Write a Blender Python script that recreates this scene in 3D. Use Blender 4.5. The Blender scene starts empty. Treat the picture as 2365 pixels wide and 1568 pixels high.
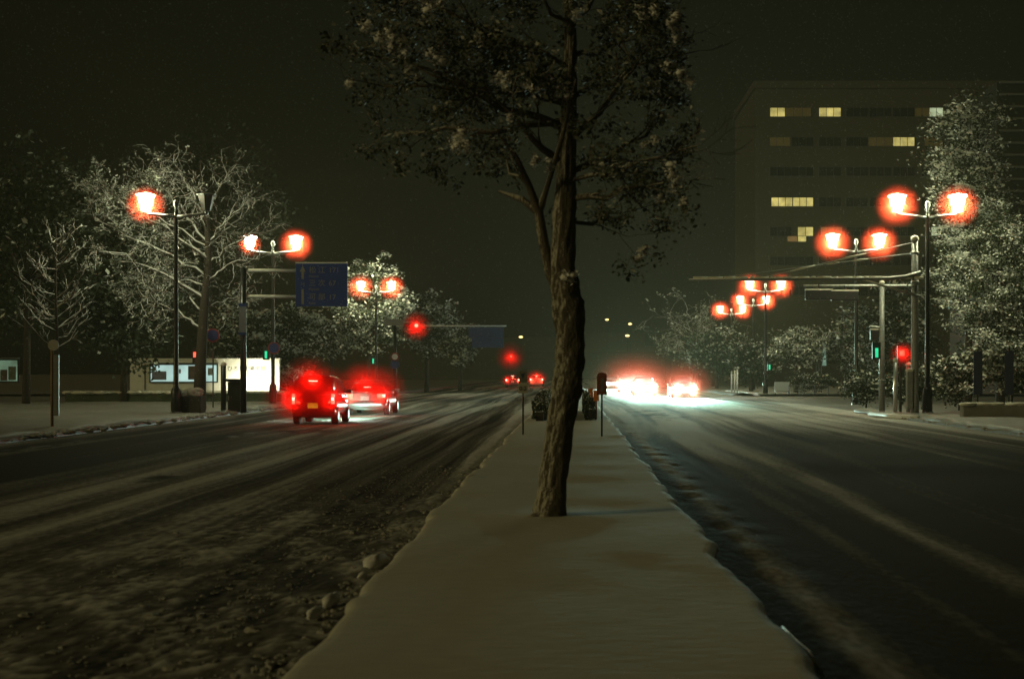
import bpy, math, random
import numpy as np
from mathutils import Vector, Matrix
R = math.radians
S = bpy.context.scene
COL = S.collection

# ------------------------------------------------------------------ camera
cd = bpy.data.cameras.new('camera'); cam = bpy.data.objects.new('camera', cd); COL.objects.link(cam)
cam.location = (0, 0, 1.75); cam.rotation_euler = (R(90), 0, 0)
cd.lens = 50; cd.sensor_width = 36; cd.clip_end = 3000; cd.clip_start = 0.1
cd.shift_x = -135.5/2365; cd.shift_y = 77/2365
cd.dof.use_dof = True; cd.dof.focus_distance = 50; cd.dof.aperture_fstop = 2.6
S.camera = cam
# ------------------------------------------------------------------ night sky
W = bpy.data.worlds.new('World'); S.world = W; W.use_nodes = True
nt = W.node_tree; nt.nodes.clear()
wo = nt.nodes.new('ShaderNodeOutputWorld'); bg = nt.nodes.new('ShaderNodeBackground')
sk = nt.nodes.new('ShaderNodeTexSky'); sk.sky_type = 'NISHITA'; sk.sun_disc = False
SUN_EL, SUN_AZ = 18, 236
sk.sun_elevation = R(SUN_EL); sk.sun_rotation = R(SUN_AZ)
bw = nt.nodes.new('ShaderNodeRGBToBW'); mul = nt.nodes.new('ShaderNodeVectorMath'); mul.operation = 'MULTIPLY'
mul.inputs[1].default_value = (.88, 1.0, 0.56)          # sodium-tinted cloud under a city at night
nt.links.new(sk.outputs[0], bw.inputs[0]); nt.links.new(bw.outputs[0], mul.inputs[0])
nt.links.new(mul.outputs[0], bg.inputs[0]); bg.inputs[1].default_value = 0.00062
nt.links.new(bg.outputs[0], wo.inputs[0])
# dim city glow from behind the camera's left
sl = bpy.data.lights.new('sun', 'SUN'); sun = bpy.data.objects.new('sun', sl); COL.objects.link(sun)
sl.energy = 0.47; sl.angle = R(14); sl.color = (1, 0.83, 0.36)
_az = R(SUN_AZ); _d = Vector((math.sin(_az)*math.cos(R(SUN_EL)), math.cos(_az)*math.cos(R(SUN_EL)), math.sin(R(SUN_EL))))
sun.rotation_euler = (_d).to_track_quat('Z', 'Y').to_euler()
S.view_settings.view_transform = 'Standard'; S.view_settings.look = 'None'
S.view_settings.exposure = 0; S.view_settings.gamma = 1
S.cycles.max_bounces = 6; S.cycles.diffuse_bounces = 2; S.cycles.glossy_bounces = 3
S.cycles.transparent_max_bounces = 12; S.cycles.volume_bounces = 0
S.cycles.use_light_tree = True; S.cycles.sample_clamp_indirect = 3
S.cycles.use_denoising = True

# ------------------------------------------------------------------ measuring (photo pixels of a 2365 px wide view -> metres)
F = 3285.0
def X(px, Y): return (px-1318)/F*Y
def Z(py, Y): return 1.75+(861-py)/F*Y

# ------------------------------------------------------------------ materials
def new_mat(name):
    m = bpy.data.materials.new(name); m.use_nodes = True
    n = m.node_tree.nodes; n.clear()
    out = n.new('ShaderNodeOutputMaterial'); b = n.new('ShaderNodeBsdfPrincipled')
    m.node_tree.links.new(b.outputs[0], out.inputs[0])
    return m, n, m.node_tree.links, b, out
def mat(name, c, rough=.6, var=.25, scale=6, metal=0, bump=.0, stretch=(1, 1, 1), spec=None):
    m, n, l, b, o = new_mat(name)
    tc = n.new('ShaderNodeTexCoord'); mp = n.new('ShaderNodeMapping'); mp.inputs['Scale'].default_value = stretch
    nz = n.new('ShaderNodeTexNoise'); nz.inputs['Scale'].default_value = scale; nz.inputs['Detail'].default_value = 5
    l.new(tc.outputs['Object'], mp.inputs[0]); l.new(mp.outputs[0], nz.inputs[0])
    mx = n.new('ShaderNodeMix'); mx.data_type = 'RGBA'
    mx.inputs[6].default_value = (*[v*(1-var) for v in c], 1); mx.inputs[7].default_value = (*[min(1, v*(1+var)) for v in c], 1)
    l.new(nz.outputs[0], mx.inputs[0]); l.new(mx.outputs[2], b.inputs['Base Color'])
    b.inputs['Roughness'].default_value = rough; b.inputs['Metallic'].default_value = metal
    if spec is not None: b.inputs['Specular IOR Level'].default_value = spec
    if bump:
        bp = n.new('ShaderNodeBump'); bp.inputs['Strength'].default_value = bump; bp.inputs['Distance'].default_value = .05
        l.new(nz.outputs[0], bp.inputs['Height']); l.new(bp.outputs[0], b.inputs['Normal'])
    return m
def snowy(name, c, rough=.7, lo=.25, hi=.6, snowc=(.78, .78, .76), scale=9, amt=.5, stretch=(1, 1, 1), lean=None):
    """a surface with snow lying on what faces upwards"""
    m, n, l, b, o = new_mat(name)
    tc = n.new('ShaderNodeTexCoord'); nz = n.new('ShaderNodeTexNoise'); nz.inputs['Scale'].default_value = scale; nz.inputs['Detail'].default_value = 4
    mp = n.new('ShaderNodeMapping'); mp.inputs['Scale'].default_value = stretch
    l.new(tc.outputs['Object'], mp.inputs[0]); l.new(mp.outputs[0], nz.inputs[0])
    g = n.new('ShaderNodeNewGeometry'); sx = n.new('ShaderNodeSeparateXYZ')
    if lean:                      # wind-blown snow sticks to the side that faced the wind
        dt = n.new('ShaderNodeVectorMath'); dt.operation = 'DOT_PRODUCT'; dt.inputs[1].default_value = lean
        cb = n.new('ShaderNodeCombineXYZ'); l.new(g.outputs['True Normal'], dt.inputs[0]); l.new(dt.outputs['Value'], cb.inputs[2]); l.new(cb.outputs[0], sx.inputs[0])
    else: l.new(g.outputs['True Normal'], sx.inputs[0])
    ad = n.new('ShaderNodeMath'); ad.operation = 'MULTIPLY_ADD'; ad.inputs[1].default_value = amt; ad.inputs[2].default_value = -amt/2
    l.new(nz.outputs[0], ad.inputs[0])
    a2 = n.new('ShaderNodeMath'); a2.operation = 'ADD'; l.new(ad.outputs[0], a2.inputs[0]); l.new(sx.outputs[2], a2.inputs[1])
    mr = n.new('ShaderNodeMapRange'); mr.inputs[1].default_value = lo; mr.inputs[2].default_value = hi
    l.new(a2.outputs[0], mr.inputs[0])
    mb = n.new('ShaderNodeMix'); mb.data_type = 'RGBA'
    mb.inputs[6].default_value = (*[v*.6 for v in c], 1); mb.inputs[7].default_value = (*[v*1.4 for v in c], 1); l.new(nz.outputs[0], mb.inputs[0])
    mx = n.new('ShaderNodeMix'); mx.data_type = 'RGBA'; mx.inputs[7].default_value = (*snowc, 1)
    l.new(mb.outputs[2], mx.inputs[6]); l.new(mr.outputs[0], mx.inputs[0]); l.new(mx.outputs[2], b.inputs['Base Color'])
    b.inputs['Roughness'].default_value = rough
    bp = n.new('ShaderNodeBump'); bp.inputs['Strength'].default_value = .5; bp.inputs['Distance'].default_value = .04
    l.new(nz.outputs[0], bp.inputs['Height']); l.new(bp.outputs[0], b.inputs['Normal'])
    return m
def lit(name, c, strength, sample=False, var=0, scale=3):
    m, n, l, b, o = new_mat(name)
    b.inputs['Base Color'].default_value = (*[v*.15 for v in c], 1); b.inputs['Roughness'].default_value = .4
    b.inputs['Emission Color'].default_value = (*c, 1); b.inputs['Emission Strength'].default_value = strength
    if var:
        tc = n.new('ShaderNodeTexCoord'); nz = n.new('ShaderNodeTexNoise'); nz.inputs['Scale'].default_value = scale
        l.new(tc.outputs['Object'], nz.inputs[0]); mr = n.new('ShaderNodeMapRange')
        mr.inputs[1].default_value = .3; mr.inputs[2].default_value = .7
        mr.inputs[3].default_value = strength*(1-var); mr.inputs[4].default_value = strength*(1+var)
        l.new(nz.outputs[0], mr.inputs[0]); l.new(mr.outputs[0], b.inputs['Emission Strength'])
    if not sample: m.cycles.emission_sampling = 'NONE'
    return m
def glow_glass(name, c, strength):
    """milky lamp glass: lets its lamp's light out and glows itself"""
    m, n, l, b, o = new_mat(name)
    b.inputs['Base Color'].default_value = (*c, 1); b.inputs['Emission Color'].default_value = (*c, 1); b.inputs['Emission Strength'].default_value = strength
    t = n.new('ShaderNodeBsdfTransparent'); mx = n.new('ShaderNodeMixShader'); mx.inputs[0].default_value = .35
    l.new(t.outputs[0], mx.inputs[1]); l.new(b.outputs[0], mx.inputs[2]); l.new(mx.outputs[0], o.inputs[0])
    m.cycles.emission_sampling = 'NONE'
    return m
def halo_mat(name, c, dens, inner=.45, an=0.0):  # tinted volume whose colour imitates film glow round a light
    m = bpy.data.materials.new(name); m.use_nodes = True; n = m.node_tree.nodes; l = m.node_tree.links; n.clear()
    o = n.new('ShaderNodeOutputMaterial'); v = n.new('ShaderNodeVolumePrincipled')
    v.inputs['Color'].default_value = (*c, 1); v.inputs['Anisotropy'].default_value = an
    tc = n.new('ShaderNodeTexCoord'); ln = n.new('ShaderNodeVectorMath'); ln.operation = 'LENGTH'; l.new(tc.outputs['Object'], ln.inputs[0])
    cr = n.new('ShaderNodeValToRGB'); cr.color_ramp.interpolation = 'EASE'
    e = cr.color_ramp.elements
    e[0].position = 0; e[0].color = (inner,)*3+(1,); e[1].position = 1; e[1].color = (0, 0, 0, 1)
    k = e.new(.30); k.color = (1, 1, 1, 1); k = e.new(.52); k.color = (.42,)*3+(1,); k = e.new(.72); k.color = (.13,)*3+(1,); k = e.new(.88); k.color = (.03,)*3+(1,)
    l.new(ln.outputs['Value'], cr.inputs[0])
    mu = n.new('ShaderNodeMath'); mu.operation = 'MULTIPLY'; mu.inputs[1].default_value = dens; l.new(cr.outputs[0], mu.inputs[0])
    l.new(mu.outputs[0], v.inputs['Density']); l.new(v.outputs[0], o.inputs['Volume'])
    return m

SNOW = mat('snow', (.62, .60, .50), .8, .20, 4.5, bump=.05, stretch=(1, 2.6, 1))
SNOW_DIRTY = mat('trodden_snow', (.27, .26, .23), .6, .45, 1.3, bump=.4)
SLUSH = mat('dirty_slush', (.34, .33, .29), .6, .5, 3)
SNOW_LUMP = mat('snow_lump', (.80, .80, .78), .7, .08, 20)
DARK_METAL = snowy('dark_painted_metal', (.022, .024, .022), .3, .55, .8)
SNOW_METAL = snowy('snow_coated_steel', (.16, .18, .17), .4, .2, .5, snowc=(.85, .86, .82))
GALV = snowy('galvanised_steel', (.22, .23, .22), .35, .5, .8)
BARK = snowy('bark', (.050, .040, .030), .9, .45, .75, scale=14)
BARK_SNOW = snowy('snowy_bark', (.070, .060, .045), .85, -.15, .25, scale=7, amt=.9)
LEAF = mat('evergreen_leaf', (.035, .05, .022), .6, .5, 2)
LEAF_SNOW = mat('snow_on_leaf', (.74, .76, .68), .7, .25, 2)
CONCRETE = mat('concrete', (.20, .19, .17), .8, .3, 4)
KERB = mat('kerb_stone', (.10, .095, .085), .6, .4, 5)
REDKERB = mat('red_kerb_stone', (.20, .055, .04), .6, .4, 3)
TYRE = mat('tyre', (.015, .015, .015), .8, .2, 20)
RIM = mat('rim', (.07, .07, .075), .45, .2, 10, metal=.2)
GLASS_DARK = mat('dark_glass', (.015, .018, .02), .06, .2, 3, spec=.8)
BLACK = mat('black_plastic', (.018, .018, .018), .5, .2, 8)
WHITE = mat('white_paint', (.72, .72, .70), .5, .08, 4)
BLUE = mat('sign_blue', (.012, .035, .16), .5, .12, 3)
NAVY = mat('sign_blue_back', (.008, .02, .085), .5, .15, 3)
LETTER = mat('sign_lettering', (.19, .175, .13), .5, .15, 6)
INK = mat('dark_lettering', (.03, .03, .03), .6, .1, 6)
PLASTER = mat('plaster_wall', (.62, .60, .50), .8, .12, 3, bump=.1)
CAP_GLOW = glow_glass('glowing_lantern_cap', (1, .97, .80), .6)  # own glow in place of backlit snow; see-through so lamp light passes
LAMP_GLASS = glow_glass('lantern_glass', (1, .97, .78), 22)
LENS_WHITE = lit('headlamp_lens', (.9, 1, .93), 60)
LENS_RED = lit('tail_lamp_lens', (1, .10, .06), 9)
LENS_RED_HI = lit('stop_lamp_lens', (1, .35, .25), 14)
SIG_RED = lit('red_signal_lens', (1, .16, .10), 9)
PED_RED = lit('red_pedestrian_lens', (1, .09, .05), 2.4)
SIG_GREEN = lit('green_signal_lens', (.05, 1, .45), .75)
AMBER = lit('amber_lamp', (1, .72, .25), 3)
WIN_YELLOW = lit('lit_window', (1, .84, .26), .50, var=.45, scale=.8)
WIN_PALE = lit('lit_window_pale', (.85, 1, .60), .45, var=.4, scale=.8)
WIN_DIM = lit('dim_window', (1, .75, .25), .012, var=.5, scale=.5)
WIN_ORANGE = lit('curtained_window', (1, .6, .22), .12, var=.3, scale=.5)
CASE_LIGHT = lit('poster_case_light', (.62, .92, .85), .62, True, var=.25, scale=.7)

# ------------------------------------------------------------------ mesh helpers
class MB:
    def __init__(s): s.v = []; s.f = []; s.m = []
    def add(s, vs, fs, mi=0):
        o = len(s.v); s.v += [tuple(p) for p in vs]; s.f += [tuple(i+o for i in f) for f in fs]; s.m += [mi]*len(fs); return s
    def box(s, x0, x1, y0, y1, z0, z1, mi=0):
        return s.add([(x0,y0,z0),(x1,y0,z0),(x1,y1,z0),(x0,y1,z0),(x0,y0,z1),(x1,y0,z1),(x1,y1,z1),(x0,y1,z1)],
              [(0,3,2,1),(4,5,6,7),(0,1,5,4),(1,2,6,5),(2,3,7,6),(3,0,4,7)], mi)
    def tube(s, pts, rs, n=8, mi=0, cap=True):
        pts = [Vector(p) for p in pts]; vs = []; fs = []
        if isinstance(rs, (int, float)): rs = [rs]*len(pts)
        up = None
        for i, p in enumerate(pts):
            d = (pts[min(i+1, len(pts)-1)]-pts[max(i-1, 0)])
            d = d.normalized() if d.length > 1e-9 else Vector((0, 0, 1))
            if up is None: up = d.orthogonal().normalized()
            up = (up-d*up.dot(d)); up = up.normalized() if up.length > 1e-6 else d.orthogonal().normalized()
            w = d.cross(up)
            for k in range(n):
                a = 2*math.pi*k/n; vs.append(p+(up*math.cos(a)+w*math.sin(a))*rs[i])
        for i in range(len(pts)-1):
            for k in range(n):
                a = i*n+k; b = i*n+(k+1) % n; fs.append((a, b, b+n, a+n))
        if cap:
            fs.append(tuple(range(n-1, -1, -1))); fs.append(tuple((len(pts)-1)*n+k for k in range(n)))
        return s.add(vs, fs, mi)
    def lathe(s, c, prof, n=12, mi=0):
        vs = []; fs = []
        for r, z in prof:
            for k in range(n):
                a = 2*math.pi*(k+.5)/n; vs.append((c[0]+r*math.cos(a), c[1]+r*math.sin(a), c[2]+z))
        for i in range(len(prof)-1):
            for k in range(n):
                a = i*n+k; b = i*n+(k+1) % n; fs.append((a, b, b+n, a+n))
        fs.append(tuple(range(n-1, -1, -1))); fs.append(tuple((len(prof)-1)*n+k for k in range(n)))
        return s.add(vs, fs, mi)
    def disc(s, c, r, t, n=20, mi=0):       # a disc facing the road (thin along y)
        return s.tube([(c[0], c[1]-t/2, c[2]), (c[0], c[1]+t/2, c[2])], r, n, mi)
    def lump(s, c, r, rng, n=7, mi=0):
        vs = []; fs = []; m = max(4, n-2)
        ph = [rng.uniform(.75, 1.2) for _ in range(64)]
        for i in range(m+1):
            t = math.pi*i/m
            for k in range(n):
                a = 2*math.pi*k/n; q = ph[(i*7+k*3) % 64] if 0 < i < m else 1
                vs.append((c[0]+r[0]*q*math.sin(t)*math.cos(a), c[1]+r[1]*q*math.sin(t)*math.sin(a), c[2]+r[2]*math.cos(t)*q))
        for i in range(m):
            for k in range(n):
                a = i*n+k; b = i*n+(k+1) % n; fs.append((a, a+n, b+n, b))
        return s.add(vs, fs, mi)
    def build(s, name, mats, parent=None, smooth=False, bevel=0):
        me = bpy.data.meshes.new(name); me.from_pydata(s.v, [], s.f)
        for m in (mats if isinstance(mats, (list, tuple)) else [mats]): me.materials.append(m)
        if any(s.m): me.polygons.foreach_set('material_index', s.m)
        if smooth: me.polygons.foreach_set('use_smooth', [True]*len(s.f))
        me.update()
        o = bpy.data.objects.new(name, me); COL.objects.link(o)
        if parent: o.parent = parent
        if bevel:
            b = o.modifiers.new('bevel', 'BEVEL'); b.width = bevel; b.segments = 2; b.limit_method = 'ANGLE'
        return o
def tag(o, label=None, cat=None, group=None, kind=None):
    if label: o['label'] = label
    if cat: o['category'] = cat
    if group: o['group'] = group
    if kind: o['kind'] = kind
    return o
def thing(name, loc, label, cat, group=None, rz=0):
    o = bpy.data.objects.new(name, None); COL.objects.link(o); o.location = loc; o.rotation_euler = (0, 0, rz)
    o.empty_display_size = .2
    return tag(o, label, cat, group)
def copy_tree(o, parent=None):
    c = o.copy(); COL.objects.link(c)
    if parent: c.parent = parent
    for ch in list(o.children): copy_tree(ch, c)
    return c
FONT = None
def lettering(txt, h, loc, m, parent, name='lettering', align='LEFT'):
    cu = bpy.data.curves.new('t', 'FONT'); cu.body = txt; cu.size = h; cu.extrude = .004; cu.align_x = align; cu.align_y = 'CENTER'
    t = bpy.data.objects.new('t', cu); COL.objects.link(t)
    dg = bpy.context.evaluated_depsgraph_get(); dg.update()
    me = bpy.data.meshes.new_from_object(t.evaluated_get(dg)); bpy.data.objects.remove(t)
    me.materials.clear(); me.materials.append(m); me.name = name
    o = bpy.data.objects.new(name, me); COL.objects.link(o); o.parent = parent
    o.location = loc; o.rotation_euler = (R(90), 0, 0)
    return o
def lamp(name, kind, loc, energy, color, parent=None, radius=.1, rot=None, spot=None, blend=.6):
    d = bpy.data.lights.new(name, kind); d.energy = energy; d.color = color; d.shadow_soft_size = radius
    if spot: d.spot_size = spot; d.spot_blend = blend
    o = bpy.data.objects.new(name, d); COL.objects.link(o); o.location = loc
    if rot: o.rotation_euler = rot
    if parent: o.parent = parent
    return o
_sph = None
def add_halo(c, r, m, sq=(1, 1, 1)):  # added ball that gives a light its halation glow
    global _sph
    if _sph is None:
        b = MB(); b.lathe((0, 0, 0), [(math.sin(math.pi*i/10)+1e-3, -math.cos(math.pi*i/10)) for i in range(11)], 16); 
        me = bpy.data.meshes.new('added_halo'); me.from_pydata(b.v, [], b.f); _sph = me
    me = _sph.copy(); me.materials.append(m)
    o = bpy.data.objects.new('added_halo', me); COL.objects.link(o); o.location = c; o.scale = (r*sq[0], r*sq[1], r*sq[2])
    return tag(o, kind='stuff')
# value noise on numpy arrays
def vn(x, y, seed=0):
    rs = np.random.RandomState(seed); T = rs.rand(256, 256)
    xi = np.floor(x).astype(int); yi = np.floor(y).astype(int); fx = x-xi; fy = y-yi
    fx = fx*fx*(3-2*fx); fy = fy*fy*(3-2*fy)
    g = lambda a, b: T[a % 256, b % 256]
    return (g(xi, yi)*(1-fx)+g(xi+1, yi)*fx)*(1-fy)+(g(xi, yi+1)*(1-fx)+g(xi+1, yi+1)*fx)*fy
def fbm(x, y, seed=0, o=4):
    s = 0; a = .5; t = 0
    for i in range(o): s = s+a*vn(x*2**i, y*2**i, seed+i); t += a; a *= .5
    return s/t
def sstep(a, b, x): t = np.clip((x-a)/(b-a), 0, 1); return t*t*(3-2*t)
def grid_mesh(name, Xg, Yg, Zg, m, attr=None, smooth=True):
    r, c = Xg.shape
    v = np.stack([Xg, Yg, Zg], -1).reshape(-1, 3)
    idx = np.arange(r*c).reshape(r, c)
    f = np.stack([idx[:-1, :-1], idx[:-1, 1:], idx[1:, 1:], idx[1:, :-1]], -1).reshape(-1, 4)
    me = bpy.data.meshes.new(name)
    me.vertices.add(len(v)); me.vertices.foreach_set('co', v.ravel())
    me.loops.add(f.size); me.loops.foreach_set('vertex_index', f.ravel())
    me.polygons.add(len(f)); me.polygons.foreach_set('loop_start', np.arange(len(f))*4); me.polygons.foreach_set('loop_total', np.full(len(f), 4))
    if smooth: me.polygons.foreach_set('use_smooth', np.ones(len(f), bool))
    if attr is not None:
        a = me.attributes.new('snow', 'FLOAT', 'POINT'); a.data.foreach_set('value', attr.ravel().astype(np.float32))
    me.materials.append(m); me.update(); me.validate()
    o = bpy.data.objects.new(name, me); COL.objects.link(o)
    return o

# ================================================================== THE SETTING
b = MB(); b.add([(-900, -60, -.03), (900, -60, -.03), (900, 1500, -.03), (-900, 1500, -.03)], [(0, 1, 2, 3)])
tag(b.build('ground', SNOW_DIRTY), kind='structure')

def road_mat():
    m, n, l, b, o = new_mat('slushy_asphalt')
    at = n.new('ShaderNodeAttribute'); at.attribute_name = 'snow'
    tc = n.new('ShaderNodeTexCoord'); nz = n.new('ShaderNodeTexNoise'); nz.inputs['Scale'].default_value = 14; nz.inputs['Detail'].default_value = 6
    mp = n.new('ShaderNodeMapping'); mp.inputs['Scale'].default_value = (1, .35, 1)
    l.new(tc.outputs['Object'], mp.inputs[0]); l.new(mp.outputs[0], nz.inputs[0])
    ma = n.new('ShaderNodeMath'); ma.operation = 'MULTIPLY_ADD'; ma.inputs[1].default_value = .7; ma.inputs[2].default_value = -.35
    l.new(nz.outputs[0], ma.inputs[0])
    ad = n.new('ShaderNodeMath'); ad.use_clamp = True; l.new(ma.outputs[0], ad.inputs[0]); l.new(at.outputs['Fac'], ad.inputs[1])
    cr = n.new('ShaderNodeValToRGB'); e = cr.color_ramp.elements
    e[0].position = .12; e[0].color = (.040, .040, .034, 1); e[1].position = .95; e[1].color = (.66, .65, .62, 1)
    k = e.new(.5); k.color = (.20, .19, .165, 1)
    l.new(ad.outputs[0], cr.inputs[0]); l.new(cr.outputs[0], b.inputs['Base Color']); wm = n.new('ShaderNodeMapRange'); wm.inputs[1].default_value = -.05; wm.inputs[2].default_value = -.45; wm.inputs[3].default_value = .022; wm.inputs[4].default_value = .30; l.new(at.outputs['Fac'], wm.inputs[0]); l.new(wm.outputs[0], b.inputs['Specular IOR Level'])
    mr = n.new('ShaderNodeMapRange'); mr.inputs[1].default_value = 0; mr.inputs[2].default_value = .5; mr.inputs[3].default_value = .85; mr.inputs[4].default_value = .26; l.new(wm.outputs[0], mr.inputs[0]); l.new(mr.outputs[0], b.inputs['Roughness'])
    bp = n.new('ShaderNodeBump'); bp.inputs['Strength'].default_value = .3; bp.inputs['Distance'].default_value = .012
    l.new(nz.outputs[0], bp.inputs['Height']); l.new(bp.outputs[0], b.inputs['Normal'])
    return m
ROAD = road_mat()
ys = [5.0]
while ys[-1] < 430: ys.append(ys[-1]+max(.035, .006*ys[-1]))
ys = np.array(ys); xs = np.concatenate([np.arange(-14.4, -6, .12), np.arange(-6, -1.2, .035), np.arange(-1.2, 1, .3), np.arange(1, 6, .07), np.arange(6, 13, .14)])
Xg, Yg = np.meshgrid(xs, ys)
warp = (fbm(Xg*.15, Yg*.03, 5)-.5)*1.6
xw = Xg+warp
st = fbm(xw*1.5, Yg*.035+3, 11, 5)
st2 = vn(xw*5, Yg*.06, 21)
lanes_l = np.zeros_like(Xg)
for c in (-3.0, -4.9, -6.4, -8.0, -9.4, -11.2, -12.5, 2.7, 4.4, 6.0, 7.6, 9.2, 10.8):      # wheel tracks
    lanes_l = np.maximum(lanes_l, np.exp(-((Xg+warp*.5-c)/.33)**2))
snow = .40+1.25*(st-.5)+.40*(st2-.5)-.30*lanes_l*(.4+.9*vn(Xg*.4, Yg*.05, 31))
left = Xg < 0
# coarse slush by the median on the left, fading away from the lens
cl = fbm(Xg*2.3+Yg*.5, Yg*1.1, 41, 3); ck = vn(Xg*12+2*cl, Yg*8, 43); ck2 = vn(Xg*26+3*cl, Yg*17, 44)
cm = sstep(-7.5, -3.2, Xg)*left*(1-sstep(13, 30, Yg))
lumps = np.clip((ck*.55+ck2*.45)-.42, 0, 1)*sstep(.12, .62, cl)*cm
snow = snow*(1-.35*cm)+cm*(.24+1.8*lumps+.45*(cl-.5))
snow = snow+.5*np.exp(-((Xg+1.9)/.30)**2)*left*(1-.6*cm)+.34*np.exp(-((Xg-1.72)/.26)**2)*(~left)
snow = snow+.26*np.exp(-((Xg-2.75)/.14)**2)*(~left)+.2*np.exp(-((Xg-3.7)/.2)**2)*(~left)
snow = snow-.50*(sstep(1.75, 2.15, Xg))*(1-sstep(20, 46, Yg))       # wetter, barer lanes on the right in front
snow = snow+.34*(vn(xw*11, Yg*.11, 81)-.5)*left*sstep(-9, -6, Xg)+.2*(vn(xw*24, Yg*.3, 82)-.5)*left
trk = np.clip(vn(xw*1.9+7, Yg*.016, 95)-.50, 0, 1)*1.0+np.clip(vn(xw*4.5+3, Yg*.03, 96)-.62, 0, 1)*1.0
snow = snow+trk*(~left)*sstep(2.2, 2.8, Xg)*(.6+.8*vn(Xg*6, Yg*.4, 97))
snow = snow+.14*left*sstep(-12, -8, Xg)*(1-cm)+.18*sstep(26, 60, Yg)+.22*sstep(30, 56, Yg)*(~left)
snow = snow+.25*sstep(10.5, 12.5, Xg)+.30*sstep(-12.9, -14, Xg)*vn(Xg*3, Yg*.8, 55)
snow = snow-.30*np.exp(-((Xg+10.2)/1.6)**2)*(1-sstep(34, 60, Yg))
Zg = .010*snow+.035*np.clip(st-.45, 0, 1)*sstep(5, 9, Yg)+.035*lumps*(ck2*.6+.6)
Zg = Zg+.05*np.exp(-((Xg+1.9)/.25)**2)*left*vn(Xg*5, Yg*2.5, 61)+.018*np.exp(-((Xg-1.85)/.25)**2)*(~left)*vn(Xg*4, Yg*1.5, 62)
blob = lambda x, y, rx, ry: np.exp(-((Xg-x)/rx)**2-((Yg-y)/ry)**2)
wet = np.maximum.reduce([0*Xg, .8*blob(-10.3, 33.5, .35, 2.5), .7*blob(-6.8, 23.5, .3, 1.2), .8*blob(-9.0, 40, .7, 3), .8*blob(-12.6, 34, .5, 6), .85*blob(6.5, 78, 2.4, 14), .7*blob(3.6, 62, 1.6, 14), .7*blob(-8.2, 42, 1.6, 3.5)])
wet = wet*np.clip(1.5*vn(Xg*1.6+.05*Yg, Yg*1.3, 91)+1.1*vn(Xg*5, Yg*2.6, 92)-.75, 0, 1)
snow = np.clip(snow, 0, 1); snow = np.where(wet > .30, np.maximum(-.5, snow-(wet-.30)*2.0), snow)
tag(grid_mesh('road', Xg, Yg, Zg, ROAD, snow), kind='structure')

# median: dark kerb with a thick slab of snow lying on it, overhanging raggedly
b = MB(); b.box(-1.50, 1.27, 4.8, 175, -.02, .13); tag(b.build('median_kerb', KERB), kind='structure')
mys = [4.8]
while mys[-1] < 175: mys.append(mys[-1]+max(.05, .008*mys[-1]))
mys = np.array(mys); U = np.concatenate([[-.02, 0, .004, .012, .025], np.linspace(.045, .955, 46), [.975, .988, .996, 1, 1.02]])
Ug, Yg = np.meshgrid(U, mys)
wl = -1.53-.10*(fbm(Yg*.55, Yg*0+3, 71, 4)-.5)*2-.06*(vn(Yg*3.1, Yg*0+8, 72)-.5)
wr = 1.30+.10*(fbm(Yg*.5, Yg*0+9, 73, 4)-.5)*2+.06*(vn(Yg*2.7, Yg*0+5, 74)-.5)
Uc = np.clip(Ug, 0, 1)
Xm = wl+(wr-wl)*Uc
edge = np.minimum(Uc, 1-Uc)*(wr-wl)
top = .215+.010*(fbm(Xm*.9, Yg*.4, 75, 2)-.5)*2+.0012*(fbm(Xm*7, Yg*7, 76, 2)-.5)+.006*np.sin(Xm*9+3*vn(Xm, Yg, 77)*4)*0
top = top+.02*np.exp(-((Xm+.2)**2+(Yg-15.2)**2)/.5)
z = .135+(top-.135)*np.sqrt(np.clip(edge/.085, 0, 1)*(2-np.clip(edge/.085, 0, 1)))
Xm = np.where(Ug < 0, wl+.10, np.where(Ug > 1, wr-.10, Xm)); z = np.where((Ug < 0) | (Ug > 1), .128, z)
tag(grid_mesh('median_snow', Xm, Yg, z, SNOW), kind='structure')

# pavements, kerb stones and the snow lying on them
def pavement(name, x0, x1, y0, y1, seed, m=SNOW_DIRTY, dy=.6):
    xs = np.concatenate([[x0, x0], np.linspace(x0, x1, int(abs(x1-x0)/.35)+2)[1:]]); ys = np.arange(y0, y1, dy)
    a, c = np.meshgrid(xs, ys)
    jag = .14*(fbm(c*.8, c*0+seed, seed, 3)-.5)*2
    a = np.where(np.arange(len(xs))[None, :] < 2, a+jag, a)
    zz = .135+.05*(fbm(a*.7, c*.7, seed+1, 4)-.5)*2+.10*np.exp(-(np.abs(a-x0)-.5)**2/.2)*np.clip(fbm(c*.9, a*.9, seed+2, 3)-.42, 0, 1)*3
    zz[:, 0] = .06
    o = grid_mesh(name, a if x1 > x0 else a[:, ::-1], c, zz if x1 > x0 else zz[:, ::-1], m)
    return tag(o, kind='structure')
pavement('left_pavement', -14.15, -60, 20, 84, 101); pavement('left_pavement_far', -14.15, -60, 108, 330, 104, dy=2)
pavement('right_pavement', 12.45, 60, 18, 63, 107); pavement('right_pavement_far', 12.45, 60, 108, 330, 110, dy=2)
b = MB(); b.box(-14.5, -14.02, 18, 84, -.02, .10); b.box(-14.5, -14.02, 108, 330, -.02, .10); tag(b.build('left_kerb', REDKERB, bevel=.02), kind='structure')
b = MB(); b.box(12.32, 12.8, 16, 52, -.02, .10); b.box(12.32, 12.8, 108, 330, -.02, .10); tag(b.build('right_kerb', CONCRETE, bevel=.02), kind='structure')
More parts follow.
